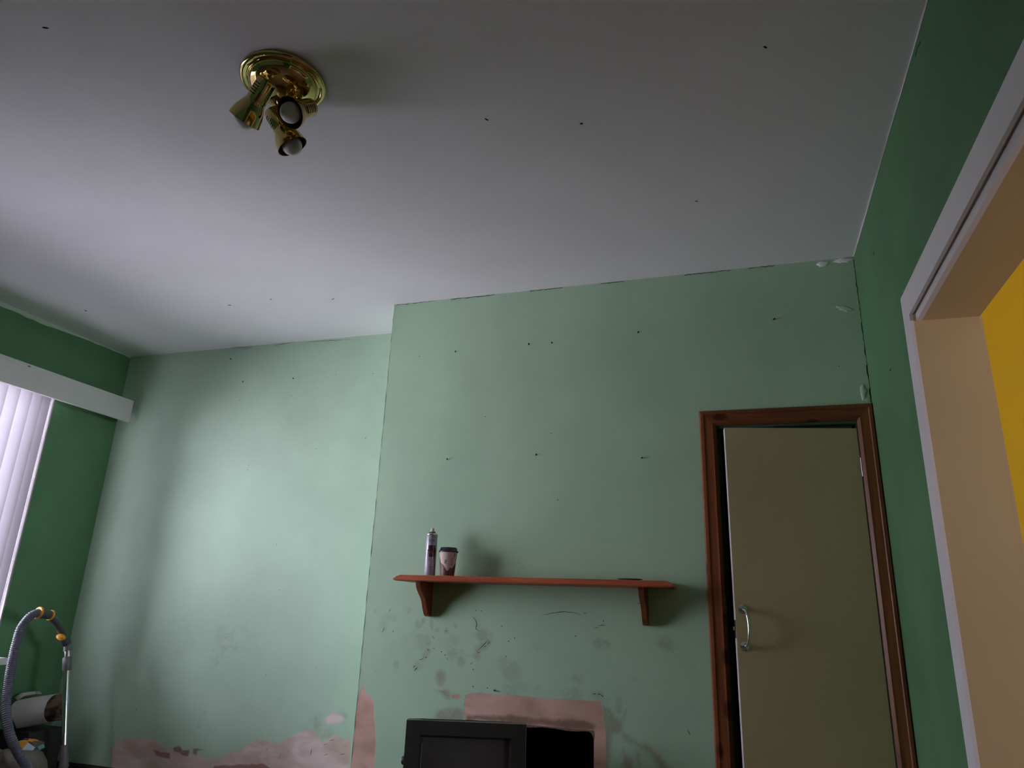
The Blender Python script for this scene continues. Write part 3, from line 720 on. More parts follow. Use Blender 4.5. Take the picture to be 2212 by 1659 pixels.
blob('paint_flake', 0.545, YC, 2.064, 0.018, 0.010, flake, wb, 3, 0.003, 0.0)
blob('paint_flake', 0.43, YC, 2.735, 0.030, 0.012, 'ceiling', wb, 4, 0.005, 0.1)
blob('paint_flake', 0.52, YC, 2.742, 0.040, 0.012, 'ceiling', wb, 6, 0.006, 0.0)
# slits in the right wall
for (y_, z_) in [(2.819, 2.548), (2.805, 2.05)]:
    bm = bmesh.new(); sweep(bm, [(XR, y_ - 0.011, z_), (XR, y_, z_ + 0.001), (XR, y_ + 0.011, z_)], 0.0018, 6); obj('slit', bm, 'hole', wr)
bm = bmesh.new(); sweep(bm, [(XR, 1.86, 2.715), (XR, 1.90, 2.728), (XR, 1.93, 2.725)], 0.0013, 6); obj('slit', bm, 'hole', wr)
# specks and nail heads on the ceiling
def ceil_mark(x_, y_, r, mat, stretch=1.0, ang=0.0):
    bm = bmesh.new()
    lathe(bm, [(0, -0.002), (r * 0.6, -0.0016), (r, 0.0)], 10, Matrix.Translation((x_, y_, ZC)) @ Matrix.Rotation(ang, 4, 'Z') @ Matrix.Diagonal((stretch, 1, 1, 1)))
    return obj('ceiling_mark', bm, mat, c_, smooth=True)
ceil_mark(-1.906, 1.162, 0.0035, 'hole', 3.0, 0.4); ceil_mark(-0.449, 2.008, 0.005, 'hole', 1.2); ceil_mark(-0.452, 2.012, 0.0045, 'gloss_white', 1.3)
ceil_mark(-0.761, 1.901, 0.003, 'hole', 3.0, 1.0); ceil_mark(-3.671, 2.9, 0.007, 'hole'); ceil_mark(0.149, 1.813, 0.003, 'hole', 2.5, 0.8)
ceil_mark(-2.742, 3.035, 0.003, 'hole', 4.0, 0.2); ceil_mark(-2.45, 3.02, 0.0025, 'hole', 3); ceil_mark(-2.1, 3.1, 0.0025, 'hole', 5, -.4); ceil_mark(-0.1, 2.6, 0.0025, 'hole', 3, .5)

# ================================================================= WINDOW
wn = structure('window_1', (XL - 0.2, (WIN[0] + WIN[1]) / 2, WIN[2]))
def put(o): return seat(o, wn)
xo = XL - TH
fx0, fx1 = xo + 0.02, xo + 0.08
fw = 0.06
for b_ in [(y0, y0 + fw, z0, z1), (y1 - fw, y1, z0, z1), (y0 + fw, y1 - fw, z0, z0 + fw), (y0 + fw, y1 - fw, z1 - fw, z1), (1.60, 1.66, z0 + fw, z1 - fw), (2.36, 2.42, z0 + fw, z1 - fw)]:
    bm = bmesh.new(); box(bm, fx0, fx1, *b_); put(obj('window_frame', bm, 'upvc', bevel=0.004))
for a_, b2 in [(y0 + fw, 1.60), (1.66, 2.36), (2.42, y1 - fw)]:
    bm = bmesh.new(); box(bm, fx0 + 0.025, fx0 + 0.031, a_ - 0.005, b2 + 0.005, z0 + fw - 0.005, z1 - fw + 0.005); put(obj('window_pane', bm, 'glass'))
# plastered reveal, painted white, one side right beside the blind
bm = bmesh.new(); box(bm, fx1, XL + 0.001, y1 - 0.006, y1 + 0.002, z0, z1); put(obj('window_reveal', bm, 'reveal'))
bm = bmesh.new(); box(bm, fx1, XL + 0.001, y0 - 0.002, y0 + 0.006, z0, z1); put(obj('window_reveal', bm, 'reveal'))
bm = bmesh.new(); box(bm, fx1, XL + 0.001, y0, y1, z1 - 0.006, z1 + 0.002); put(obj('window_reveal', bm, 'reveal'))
bm = bmesh.new(); box(bm, fx1 - 0.01, XL + 0.12, y0 - 0.03, 3.158, 0.750, 0.786); put(obj('window_sill', bm, 'gloss_white', bevel=0.006))
# next room's window
w2 = structure('window_2', (XN, 1.4, 0.9))
for b_ in [(WIN2[0], WIN2[0] + .06, WIN2[2], WIN2[3]), (WIN2[1] - .06, WIN2[1], WIN2[2], WIN2[3]), (WIN2[0] + .06, WIN2[1] - .06, WIN2[2], WIN2[2] + .06), (WIN2[0] + .06, WIN2[1] - .06, WIN2[3] - .06, WIN2[3])]:
    bm = bmesh.new(); box(bm, XN + 0.04, XN + 0.10, *b_); seat(obj('window_frame', bm, 'upvc', bevel=0.004), w2)
bm = bmesh.new(); box(bm, XN + 0.065, XN + 0.071, WIN2[0] + .055, WIN2[1] - .055, WIN2[2] + .055, WIN2[3] - .055); seat(obj('window_pane', bm, 'glass'), w2)

# pelmet box
pm = thing('pelmet', 'long white pelmet board across the top of the window', 'pelmet', (XL, 2.2, 2.26))
xp = -3.913; tz = math.tan
for nm, b_ in [('front_board', (xp - 0.018, xp, 0.62, 3.597, 2.258, 2.408)), ('end_board', (XL, xp - 0.018, 3.579, 3.597, 2.312, 2.408)), ('end_board', (XL, xp - 0.018, 0.62, 0.638, 2.258, 2.408)), ('top_board', (XL, xp - 0.018, 0.638, 3.579, 2.396, 2.406))]:
    bm = bmesh.new(); box(bm, *b_); seat(obj(nm, bm, 'pelmet', bevel=0.0015), pm)
bm = bmesh.new(); lathe(bm, [(0, 0.001), (0.006, 0.0008), (0.007, 0)], 10, aim((xp, 2.826, 2.394), (1, 0, 0)) @ Matrix.Diagonal((0.6, 1.6, 1, 1)))
seat(obj('scuff', bm, simple('scuff_grey', (0.16, 0.16, 0.16), 0.7)), pm)

# vertical blind
vb = thing('vertical_blind', 'white translucent vertical blind hanging below the pelmet in the window', 'blind', (-4.118, 2.0, 2.29))
bm = bmesh.new(); box(bm, -4.14, -4.095, 0.87, 3.14, 2.336, 2.368); seat(obj('head_track', bm, 'upvc', bevel=0.004), vb)
xs = -4.118
SLAT_TURN = 0.60
def slat_mesh(wd, zb, zt):
    bm = bmesh.new(); n = 8; prev = None
    for i in range(n + 1):
        t = i / n - 0.5
        yy = t * wd; xx = 0.006 * (1 - (2 * t) ** 2)
        cur = [bm.verts.new((xx, yy, zb)), bm.verts.new((xx, yy, zt))]
        if prev: bm.faces.new((prev[0], cur[0], cur[1], prev[1]))
        prev = cur
    return bm
sl0 = obj('slat', slat_mesh(0.089, 0.885, 2.332), 'fabric', smooth=True)
angles = [(3.110, 0.74), (3.055, 0.66)] + [(2.985 - 0.078 * k_, SLAT_TURN + 0.03 * math.sin(k_ * 2.1)) for k_ in range(28)]
for i, (yy, a_) in enumerate(angles):
    s_ = sl0 if i == 0 else sl0.copy()
    if i: col.objects.link(s_)
    seat(s_, vb); s_.location = (xs, yy, 0); s_.rotation_euler = (0, 0, -a_)
    bm = bmesh.new(); box(bm, -0.004, 0.006, -0.006, 0.006, 2.328, 2.338)
    h_ = obj('carrier_hook', bm, 'upvc', s_)
# bottom weights and chain
bm = bmesh.new(); box(bm, -0.0015, 0.0045, -0.042, 0.042, 0.888, 0.925); 
wt0 = obj('slat_weight', bm, 'upvc', sl0, bevel=0.001)
for s_ in [o for o in vb.children if o.name.startswith('slat') and o is not sl0]:
    c = wt0.copy(); col.objects.link(c); c.parent = s_
bm = bmesh.new(); P = catmull([(xs + 0.03, 3.146, 2.335), (xs + 0.032, 3.147, 1.6), (xs + 0.034, 3.145, 1.10), (xs + 0.036, 3.13, 0.98), (xs + 0.036, 3.09, 0.90), (xs + 0.036, 3.04, 0.885), (xs + 0.03, 2.96, 0.90)], 12)
sweep(bm, resample(P, 0.012), lambda t, i: 0.0022 if i % 2 else 0.0012, 6); seat(obj('control_chain', bm, 'upvc'), vb)

# ================================================================= DOOR
d1 = structure('door_1', (0.21, YC, 0), label='cupboard door ajar in its stained pine frame')
AX0, AX1, AZ = -0.162, 0.5635, 2.045
IX0, IX1, IZ = -0.091, 0.496, 1.974
prof = [(0, 0), (0, 0.012), (0.006, 0.020), (0.018, 0.021), (0.022, 0.017), (0.050, 0.015), (0.058, 0.017), (0.064, 0.013), (0.071, 0.008), (0.071, 0)]
def arch_leg(xout, sgn, wd):
    bm = bmesh.new(); s_ = wd / 0.071; bot, top = [], []
    for (u, d) in prof:
        x_ = xout + sgn * u * s_
        bot.append(bm.verts.new((x_, YC - d, 0))); top.append(bm.verts.new((x_, YC - d, AZ - u)))
    n = len(prof)
    for i in range(n):
        j = (i + 1) % n; bm.faces.new((bot[i], bot[j], top[j], top[i]))
    bm.faces.new(bot); bm.faces.new(top)
    return bm
seat(obj('architrave', arch_leg(AX0, 1, 0.071), 'pine_v', smooth=True, sharp=25), d1)
seat(obj('architrave', arch_leg(AX1, -1, AX1 - IX1), 'pine_v', smooth=True, sharp=25), d1)
bm = bmesh.new(); L_, R_ = [], []
for (u, d) in prof:
    L_.append(bm.verts.new((AX0 + u, YC - d, AZ - u))); R_.append(bm.verts.new((AX1 - u * (AX1 - IX1) / 0.071, YC - d, AZ - u)))
for i in range(len(prof)):
    j = (i + 1) % len(prof); bm.faces.new((L_[i], L_[j], R_[j], R_[i]))
bm.faces.new(L_); bm.faces.new(R_)
seat(obj('architrave', bm, 'pine_h', smooth=True, sharp=25), d1)
# lining and stops
for nm, b_ in [('door_lining', (DX0 + 0.002, IX0 + 0.004, YC - 0.001, YC + 0.12, 0, DZ)), ('door_lining', (IX1 - 0.002, DX1 - 0.002, YC - 0.001, YC + 0.12, 0, DZ)), ('door_lining', (IX0 + 0.004, IX1 - 0.002, YC - 0.001, YC + 0.12, IZ - 0.012, DZ))]:
    bm = bmesh.new(); box(bm, *b_); seat(obj(nm, bm, 'lining_green', bevel=0.001), d1)
for b_ in [(IX0 + 0.004, IX0 + 0.018, YC + 0.045, YC + 0.07, 0, IZ - 0.012), (IX0 + 0.018, IX1 - 0.016, YC + 0.045, YC + 0.07, IZ - 0.03, IZ - 0.012)]:
    bm = bmesh.new(); box(bm, *b_); seat(obj('door_stop', bm, 'lining_green', bevel=0.001), d1)
bm = bmesh.new(); box(bm, DX0, DX1, YC + 0.30, YC + 0.32, 0, DZ); box(bm, DX0, DX0 + 0.003, YC + 0.12, YC + 0.3, 0, DZ); box(bm, DX1 - 0.003, DX1, YC + 0.12, YC + 0.3, 0, DZ); box(bm, DX0, DX1, YC + 0.12, YC + 0.3, DZ - 0.003, DZ)
seat(obj('cupboard_interior', bm, 'dark'), d1)
# the leaf swings out into the room, hinged on the right
HX, HY = 0.4915, YC + 0.002
LW, LT, LZ0, LZ1 = 0.552, 0.034, 0.008, 1.940
th = math.radians(10.6)
leaf_m = Matrix.Translation((HX, HY, 0)) @ Matrix.Rotation(th, 4, 'Z')
bm = bmesh.new(); vs = box(bm, -LW, 0, 0.0, LT, LZ0, LZ1)
leaf = obj('door_leaf', bm, 'door', bevel=0.003); seat(leaf, d1)
leaf.matrix_parent_inverse = Matrix.Translation(d1.location).inverted(); leaf.matrix_basis = leaf_m
leaf.data.materials.append(M['door_edge'])
for p in leaf.data.polygons:
    if p.normal.x < -0.4: p.material_index = 1
# handle, latch, hinges on the leaf (leaf space: x from -LW, y=0 is the room face)
zh0, zh1 = 1.035, 1.178; hx = -LW + 0.030
bm = bmesh.new()
for zz in (zh0, zh1):
    lathe(bm, [(0, 0.010), (0.007, 0.0095), (0.011, 0.006), (0.0155, 0.004), (0.018, 0.002), (0.018, 0)], 24, aim((hx, 0, zz), (0, -1, 0)), cap1=False)
P = catmull([(hx, -0.004, zh0), (hx + 0.006, -0.022, zh0 + 0.006), (hx + 0.012, -0.036, zh0 + 0.032), (hx + 0.014, -0.041, (zh0 + zh1) / 2), (hx + 0.012, -0.036, zh1 - 0.032), (hx + 0.006, -0.022, zh1 - 0.006), (hx, -0.004, zh1)], 8)
sweep(bm, P, lambda t, i: 0.0046 + 0.0022 * math.sin(math.pi * t), 14)
hd = obj('door_handle', bm, 'chrome', leaf, smooth=True, sharp=50)
bm = bmesh.new()
for zz in (zh0, zh1):
    for s_ in (-1, 1): lathe(bm, [(0, 0.0068), (0.0022, 0.0062), (0.003, 0.0045)], 8, aim((hx + 0.002 * s_, 0, zz + 0.0125 * s_), (0, -1, 0)))
obj('screw', bm, 'steel', leaf, smooth=True)
bm = bmesh.new(); box(bm, -LW - 0.0015, -LW + 0.003, 0.004, 0.030, 1.065, 1.135); obj('latch_plate', bm, 'black_plastic', leaf, bevel=0.0008)
bm = bmesh.new(); box(bm, -LW - 0.009, -LW, 0.010, 0.024, 1.095, 1.109); obj('latch_bolt', bm, 'steel', leaf, bevel=0.002)
for zz in (1.77, 0.25):
    bm = bmesh.new(); lathe(bm, [(0, 0), (0.005, 0), (0.005, 0.08), (0, 0.08)], 12, Matrix.Translation((0.003, -0.004, zz - 0.04)))
    obj('hinge', bm, 'steel', leaf, smooth=True)

# ================================================================= SHELF
sh = thing('wall_shelf', 'long reddish stained pine shelf on two scrolled brackets', 'shelf', (-0.925, YC, 1.262))
sx0, sx1, sy = -1.560, -0.292, YC - 0.195
bm = bmesh.new()
# board with moulded edge: outline shrinks upward in steps, mitred at the front corners
levels = [(0.008, 1.252), (0.0, 1.256), (0.0, 1.262), (0.006, 1.266), (0.010, 1.272), (0.020, 1.276), (0.022, 1.279)]
rings = []
for ins, z_ in levels:
    rings.append([bm.verts.new(p) for p in [(sx0 + ins, YC, z_), (sx0 + ins, sy + ins, z_), (sx1 - ins, sy + ins, z_), (sx1 - ins, YC, z_)]])
for a, b_ in zip(rings, rings[1:]):
    for i in range(4): j = (i + 1) % 4; bm.faces.new((a[i], a[j], b_[j], b_[i]))
bm.faces.new(rings[0]); bm.faces.new(rings[-1])
seat(obj('shelf_board', bm, 'shelf', bevel=0.0008, seg=1), sh)
def bracket(xc, wd):
    bm = bmesh.new()
    out = [(YC, 1.252), (YC - 0.150, 1.252), (YC - 0.152, 1.240)]
    P = catmull([(YC - 0.152, 1.240, 0), (YC - 0.138, 1.218, 0), (YC - 0.112, 1.196, 0), (YC - 0.088, 1.178, 0), (YC - 0.072, 1.158, 0), (YC - 0.058, 1.132, 0), (YC - 0.040, 1.108, 0), (YC - 0.022, 1.098, 0), (YC, 1.098, 0)], 4)
    out += [(p.x, p.y) for p in P[1:]]
    prism(bm, out, 'x', xc - wd / 2, xc + wd / 2)
    return bm
for xc in (-1.4525, -0.4250):
    seat(obj('bracket', bracket(xc, 0.022), 'bracket', bevel=0.0015, seg=2), sh)

# ================================================================= SPRAY CAN AND CUP
ZS = 1.2792
def arcshell(bm, r0, r1, z0_, z1_, a0, a1, n=10, off=0.0004):
    """a printed patch wrapped on a (conical) side between heights"""
    A, B = [], []
    for i in range(n + 1):
        a = a0 + (a1 - a0) * i / n
        A.append(bm.verts.new(((r0 + off) * math.cos(a), (r0 + off) * math.sin(a), z0_))); B.append(bm.verts.new(((r1 + off) * math.cos(a), (r1 + off) * math.sin(a), z1_)))
    for i in range(n): bm.faces.new((A[i], A[i + 1], B[i + 1], B[i]))
can = thing('spray_can', 'silver aerosol can with maroon drip label standing on the shelf', 'spray can', (-1.418, YC - 0.105, ZS))
R = 0.0265
bm = bmesh.new(); lathe(bm, [(0, 0), (R - 0.002, 0), (R, 0.003), (R, 0.186), (R - 0.001, 0.188)], 40, cap1=False); obj('can_body', bm, 'can', can, smooth=True)
bm = bmesh.new(); lathe(bm, [(R - 0.001, 0.187), (R + 0.0008, 0.189), (R + 0.0008, 0.192), (R - 0.002, 0.1935), (R - 0.008, 0.198), (R - 0.011, 0.2), (0, 0.2)], 40); obj('can_rim', bm, 'steel', can, smooth=True)
bm = bmesh.new(); lathe(bm, [(0.0155, 0.1985), (0.0165, 0.200), (0.0155, 0.203), (0.010, 0.2045), (0, 0.2045)], 28); obj('valve_ring', bm, 'black_plastic', can, smooth=True)
bm = bmesh.new(); lathe(bm, [(0.0125, 0.203), (0.0118, 0.208), (0.0092, 0.211), (0.0090, 0.2195), (0.0080, 0.2215), (0, 0.2205)], 24)
box(bm, -0.003, 0.003, -0.0105, -0.006, 0.209, 0.2155)
obj('nozzle', bm, 'nozzle', can, smooth=True)
fa = math.atan2(-3.145, 1.418)          # the side turned to the room
def P_(da): return fa + da
bm = bmesh.new()
arcshell(bm, R, R, 0.122, 0.140, P_(-0.55), P_(0.75)); arcshell(bm, R, R, 0.092, 0.122, P_(-0.50), P_(0.80)); arcshell(bm, R, R, 0.086, 0.092, P_(-0.40), P_(0.8))
for (a_, zb, zt, hw) in [(-0.68, 0.055, 0.118, 0.05), (-0.30, 0.068, 0.09, 0.05), (0.05, 0.078, 0.09, 0.035), (0.42, 0.062, 0.09, 0.04), (0.66, 0.072, 0.09, 0.05), (0.86, 0.085, 0.12, 0.06)]:
    arcshell(bm, R, R, zb, zt, P_(a_ - hw), P_(a_ + hw), 3, 0.0005)
arcshell(bm, R, R, 0.112, 0.120, P_(-0.72), P_(-0.45), 4, 0.0005)
obj('drip_label', bm, 'can_print', can)
bm = bmesh.new()
nseg = 16
for i in range(nseg):
    a0_, a1_ = 2 * math.pi * i / nseg, 2 * math.pi * (i + 1) / nseg
    q = []
    for rr_, aa in ((0.0062, a0_), (0.0062, a1_), (0.0042, a1_), (0.0042, a0_)):
        ang = P_(-0.28) + rr_ * math.cos(aa) / R; q.append(bm.verts.new(((R + 0.0005) * math.cos(ang), (R + 0.0005) * math.sin(ang), 0.161 + rr_ * math.sin(aa))))
    bm.faces.new(q)
for k_ in range(4): arcshell(bm, R, R, 0.158, 0.164, P_(0.08 + k_ * 0.15), P_(0.08 + k_ * 0.15 + 0.08), 2, 0.0005)
for k_ in range(5): arcshell(bm, R, R, 0.039, 0.042, P_(-0.15 + k_ * 0.10), P_(-0.15 + k_ * 0.10 + 0.06), 2, 0.0005)
obj('brand_mark', bm, 'can_ink', can)
bm = bmesh.new()
for k_, (dw) in enumerate([0.13, 0.11, 0.13, 0.10]):
    a_ = -0.30 + k_ * 0.22
    arcshell(bm, R, R, 0.097, 0.112, P_(a_), P_(a_ + 0.04), 2, 0.0009); arcshell(bm, R, R, 0.109, 0.112, P_(a_), P_(a_ + dw), 2, 0.0009); arcshell(bm, R, R, 0.103, 0.1055, P_(a_), P_(a_ + dw * .8), 2, 0.0009)
obj('label_lettering', bm, simple('label_letter', (0.20, 0.11, 0.11), 0.5), can)

cup = thing('takeaway_cup', 'paper takeaway coffee cup with black lid beside the spray can', 'cup', (-1.328, YC - 0.105, ZS))
r0_, r1_, hc = 0.0315, 0.0425, 0.112
bm = bmesh.new(); lathe(bm, [(0, 0.004), (r0_ - 0.002, 0.004), (r0_ - 0.001, 0), (r0_, 0), (r1_, hc), (r1_ + 0.001, hc + 0.001), (r1_ - 0.001, hc + 0.002), (r1_ - 0.002, hc)], 44); obj('cup_body', bm, 'cup', cup, smooth=True)
bm = bmesh.new(); lathe(bm, [(r1_ - 0.001, hc - 0.004), (r1_ + 0.0036, hc - 0.003), (r1_ + 0.0042, hc + 0.001), (r1_ + 0.001, hc + 0.004), (r1_ - 0.001, hc + 0.006), (r1_ - 0.004, hc + 0.0175), (r1_ - 0.006, hc + 0.019), (r1_ - 0.009, hc + 0.0175), (r1_ - 0.010, hc + 0.013), (0, hc + 0.013)], 44); obj('cup_lid', bm, 'cup_lid', cup, smooth=True)
# brown printed landscape round the lower half
fa = math.atan2(-3.145, 1.328)
top = [(-1.6, 0.09), (-1.25, 0.082), (-1.05, 0.062), (-0.85, 0.054), (-0.65, 0.052), (-0.45, 0.042), (-0.3, 0.033), (-0.12, 0.024), (0.02, 0.022), (0.1, 0.028), (0.18, 0.027), (0.24, 0.036), (0.33, 0.040), (0.45, 0.038), (0.55, 0.034), (0.8, 0.044), (1.2, 0.06), (1.8, 0.07), (2.6, 0.05), (3.4, 0.08), (4.2, 0.085), (4.68, 0.09)]
bm = bmesh.new(); prev = None
rad = lambda z_: r0_ + (r1_ - r0_) * z_ / hc + 0.0005
for i in range(len(top) - 1):
    for k_ in range(5):
        t = k_ / 5; a_ = top[i][0] + (top[i + 1][0] - top[i][0]) * t; z_ = top[i][1] + (top[i + 1][1] - top[i][1]) * t
        ang = fa + a_
        cur = [bm.verts.new((rad(0.002) * math.cos(ang), rad(0.002) * math.sin(ang), 0.002)), bm.verts.new((rad(z_) * math.cos(ang), rad(z_) * math.sin(ang), z_))]
        if prev: bm.faces.new((prev[0], cur[0], cur[1], prev[1]))
        prev = cur
obj('brown_print', bm, 'cup_brown', cup)
bm = bmesh.new()
def cup_mark(a0_, a1_, z0_, z1_):
    arcshell(bm, rad(z0_), rad(z1_), z0_, z1_, fa + a0_, fa + a1_, 2, 0.0004)
for k_ in range(7): cup_mark(0.36, 0.36 + 0.26 * (1 - 0.08 * (k_ % 3)), 0.046 + k_ * 0.0055, 0.0475 + k_ * 0.0055)
cup_mark(0.72, 0.80, 0.088, 0.104)
for (a_, b2, c__, d_) in [(-0.42, -0.20, 0.070, 0.0725), (-0.24, -0.17, 0.066, 0.0715), (-0.36, -0.22, 0.063, 0.066), (-0.42, -0.34, 0.058, 0.064), (-0.40, -0.18, 0.0565, 0.0585)]: cup_mark(a_, b2, c__, d_)
obj('printed_lettering', bm, 'cup_lid', cup)

# small flat dish on the shelf's right end
ds = thing('flat_dish', 'small flat grey-green dish lying on the shelf above the bracket nearest the door', 'dish', (-0.475, YC - 0.12, ZS))
bm = bmesh.new(); lathe(bm, [(0, 0), (0.035, 0), (0.052, 0.005), (0.0535, 0.0065), (0.050, 0.0065), (0.034, 0.003), (0, 0.003)], 36); obj('dish_body', bm, 'ash', ds, smooth=True)

# ================================================================= CEILING LIGHT
LX, LY = -1.338, 1.548
cl = thing('ceiling_spotlight', 'polished brass ceiling fitting with three spot heads and pearl bulbs', 'ceiling light', (LX, LY, ZC))
bm = bmesh.new()
lathe(bm, [(0.134, 0.0), (0.1365, -0.005), (0.1345, -0.011), (0.128, -0.0145), (0.120, -0.0135), (0.115, -0.010), (0.111, -0.011), (0.109, -0.019), (0.104, -0.028), (0.095, -0.035), (0.080, -0.040), (0.055, -0.044), (0.028, -0.046), (0, -0.0465)], 64)
obj('base_plate', bm, 'brass', cl, smooth=True, sharp=60)
bm = bmesh.new(); lathe(bm, [(0.016, -0.044), (0.016, -0.052), (0.012, -0.058), (0.005, -0.061), (0, -0.061)], 24); obj('centre_boss', bm, 'brass_dull', cl, smooth=True)
def spot(back, mouth, arm_from, slot_dir):
    back, mouth, arm_from = Vector(back), Vector(mouth), Vector(arm_from)
    d = (mouth - back); Ln = d.length; d.normalize()
    q_ = Vector((0, 0, 1)).rotation_difference(d); sl = q_.inverted() @ Vector(slot_dir)
    mt4 = aim(back, d, math.atan2(sl.y, sl.x))
    off = Matrix.Translation((-LX, -LY, -ZC))
    bm = bmesh.new()
    k = Ln / 0.135
    outer = [(0, 0), (0.020, 0.0), (0.0265, 0.003), (0.028, 0.008), (0.028, 0.066 * k), (0.0275, 0.070 * k), (0.030, 0.078 * k), (0.036, 0.092 * k), (0.0425, 0.110 * k), (0.0455, 0.128 * k), (0.0465, 0.135 * k)]
    outer = [(r_ * 1.10, h_) for r_, h_ in outer]
    lathe(bm, outer, 40, off @ mt4)
    hs = obj('spot_head', bm, 'brass', cl, smooth=True, sharp=35)
    bm = bmesh.new()
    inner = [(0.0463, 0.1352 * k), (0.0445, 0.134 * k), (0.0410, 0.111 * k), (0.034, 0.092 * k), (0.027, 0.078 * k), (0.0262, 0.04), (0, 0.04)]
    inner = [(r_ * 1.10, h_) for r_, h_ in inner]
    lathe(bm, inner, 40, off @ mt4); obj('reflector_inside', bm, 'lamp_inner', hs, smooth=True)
    bm = bmesh.new()   # cooling slots cut along the barrel
    for side in (0, math.pi):
        for s_ in range(5):
            z_ = 0.020 * k + s_ * 0.0085
            n = 8; A, B = [], []
            for i in range(n + 1):
                a_ = side - 0.42 + 0.84 * i / n
                sk = 0.0
                A.append(bm.verts.new((0.0312 * math.cos(a_), 0.0312 * math.sin(a_), z_))); B.append(bm.verts.new((0.0312 * math.cos(a_), 0.0312 * math.sin(a_), z_ + 0.0028)))
            vs = A + B
            for i in range(n): bm.faces.new((A[i], A[i + 1], B[i + 1], B[i]))
            tf(bm, vs, off @ mt4)
    obj('cooling_slots', bm, 'hole', hs)
    bm = bmesh.new()
    rb = 0.0335
    prof_b = [(0.012, 0.045), (0.014, 0.075 * k), (0.022, 0.092 * k), (0.029, 0.105 * k)]
    cz_ = 0.131 * k
    for i in range(13):
        a_ = -0.55 + (math.pi / 2 + 0.55) * i / 12
        prof_b.append((rb * math.cos(a_) if i < 12 else 0.0, cz_ + rb * math.sin(a_)))
    lathe(bm, prof_b, 32, off @ mt4); obj('light_bulb', bm, 'bulb', cl, smooth=True, sharp=60)
    # arm and knuckle
    side = back.lerp(mouth, 0.30)
    to = (arm_from - side); to -= d * to.dot(d); to.normalize()
    kn = side + to * 0.030
    bm = bmesh.new()
    P = catmull([arm_from, arm_from.lerp(kn, 0.5) + Vector((0, 0, -0.008)), kn], 6)
    sweep(bm, [p - Vector((LX, LY, ZC)) for p in P], 0.0062, 12)
    lathe(bm, [(0, -0.004), (0.0105, -0.004), (0.0115, 0.002), (0.0105, 0.010), (0, 0.012)], 20, off @ aim(kn - to * 0.002, to))
    lathe(bm, [(0.0095, 0.0), (0.0095, 0.008), (0.007, 0.012)], 20, off @ aim(arm_from, (kn - arm_from)))
    obj('spot_arm', bm, 'brass', cl, smooth=True)
    return hs
spot((-1.322, 1.462, 2.682), (-1.420, 1.497, 2.580), (-1.372, 1.530, ZC - 0.042), (-0.35, -0.85, -0.5))
spot((-1.268, 1.616, 2.690), (-1.290, 1.545, 2.618), (-1.300, 1.590, ZC - 0.040), (0.75, -0.2, -0.3))
spot((-1.425, 1.618, 2.712), (-1.362, 1.669, 2.594), (-1.375, 1.585, ZC - 0.040), (-0.6, -0.5, -0.2))

# ================================================================= TELEVISION
tvl, tvr = Vector((-1.315, 2.794, 0.71)), Vector((-0.864, 2.941, 0.71))
ux = (tvr - tvl); TW = ux.length; ang = math.atan2(ux.y, ux.x)
st_h = 0.27
tv = thing('television', 'black box television with wide bezel standing before the bare fireplace', 'television', ((tvl.x + tvr.x) / 2, (tvl.y + tvr.y) / 2, st_h + 0.0015))
tv.rotation_euler.z = ang
H = 0.71 - st_h; hw = TW / 2
bz = 0.056; yb_ = 0.045
def frame_bm(x0, x1, z0, z1, ix0, ix1, iz0, iz1, y0_, y1_):
    bm = bmesh.new()
    for b_ in [(x0, ix0, z0, z1), (ix1, x1, z0, z1), (ix0, ix1, iz1, z1), (ix0, ix1, z0, iz0)]:
        box(bm, b_[0], b_[1], y0_, y1_, b_[2], b_[3])
    bmesh.ops.remove_doubles(bm, verts=bm.verts, dist=1e-5)
    return bm
obj('bezel', frame_bm(-hw, hw, 0, H, -hw + bz, hw - bz, 0.09, H - 0.052, 0, yb_), 'tv_bezel', tv, bevel=0.0012)
bm = bmesh.new()   # sloping inner edge
sx0_, sx1_, sz0, sz1_ = -hw + bz, hw - bz, 0.09, H - 0.052
q = 0.010
O = [(sx0_, 0.001, sz0), (sx1_, 0.001, sz0), (sx1_, 0.001, sz1_), (sx0_, 0.001, sz1_)]; I = [(sx0_ + q, 0.022, sz0 + q), (sx1_ - q, 0.022, sz0 + q), (sx1_ - q, 0.022, sz1_ - q), (sx0_ + q, 0.022, sz1_ - q)]
vo_ = [bm.verts.new(p) for p in O]; vi_ = [bm.verts.new(p) for p in I]
for i in range(4): j = (i + 1) % 4; bm.faces.new((vo_[i], vo_[j], vi_[j], vi_[i]))
obj('inner_surround', bm, 'black_plastic', tv)
bm = bmesh.new(); n = 14; G = []
for i in range(n + 1):
    row = []
    for j in range(n + 1):
        u, v_ = i / n * 2 - 1, j / n * 2 - 1
        row.append(bm.verts.new((sx0_ + q + (sx1_ - sx0_ - 2 * q) * i / n, 0.024 - 0.010 * (1 - u * u) * (1 - v_ * v_), sz0 + q + (sz1_ - sz0 - 2 * q) * j / n)))
    G.append(row)
for i in range(n):
    for j in range(n): bm.faces.new((G[i][j], G[i + 1][j], G[i + 1][j + 1], G[i][j + 1]))
obj('screen', bm, 'tv_screen', tv, smooth=True)
bm = bmesh.new(); box(bm, hw - 0.0005, hw + 0.0018, 0.001, 0.006, 0, H); box(bm, sx0_ + q - 0.002, sx0_ + q, 0.012, 0.02, sz0 + q, sz1_ - q - 0.02); obj('edge_line', bm, 'tv_line', tv)  # pale lines along one outer edge and one screen edge
bm = bmesh.new()   # tapering tube housing
A = [bm.verts.new(p) for p in [(-hw + .008, yb_, 0.005), (hw - .008, yb_, 0.005), (hw - .008, yb_, H - .008), (-hw + .008, yb_, H - .008)]]
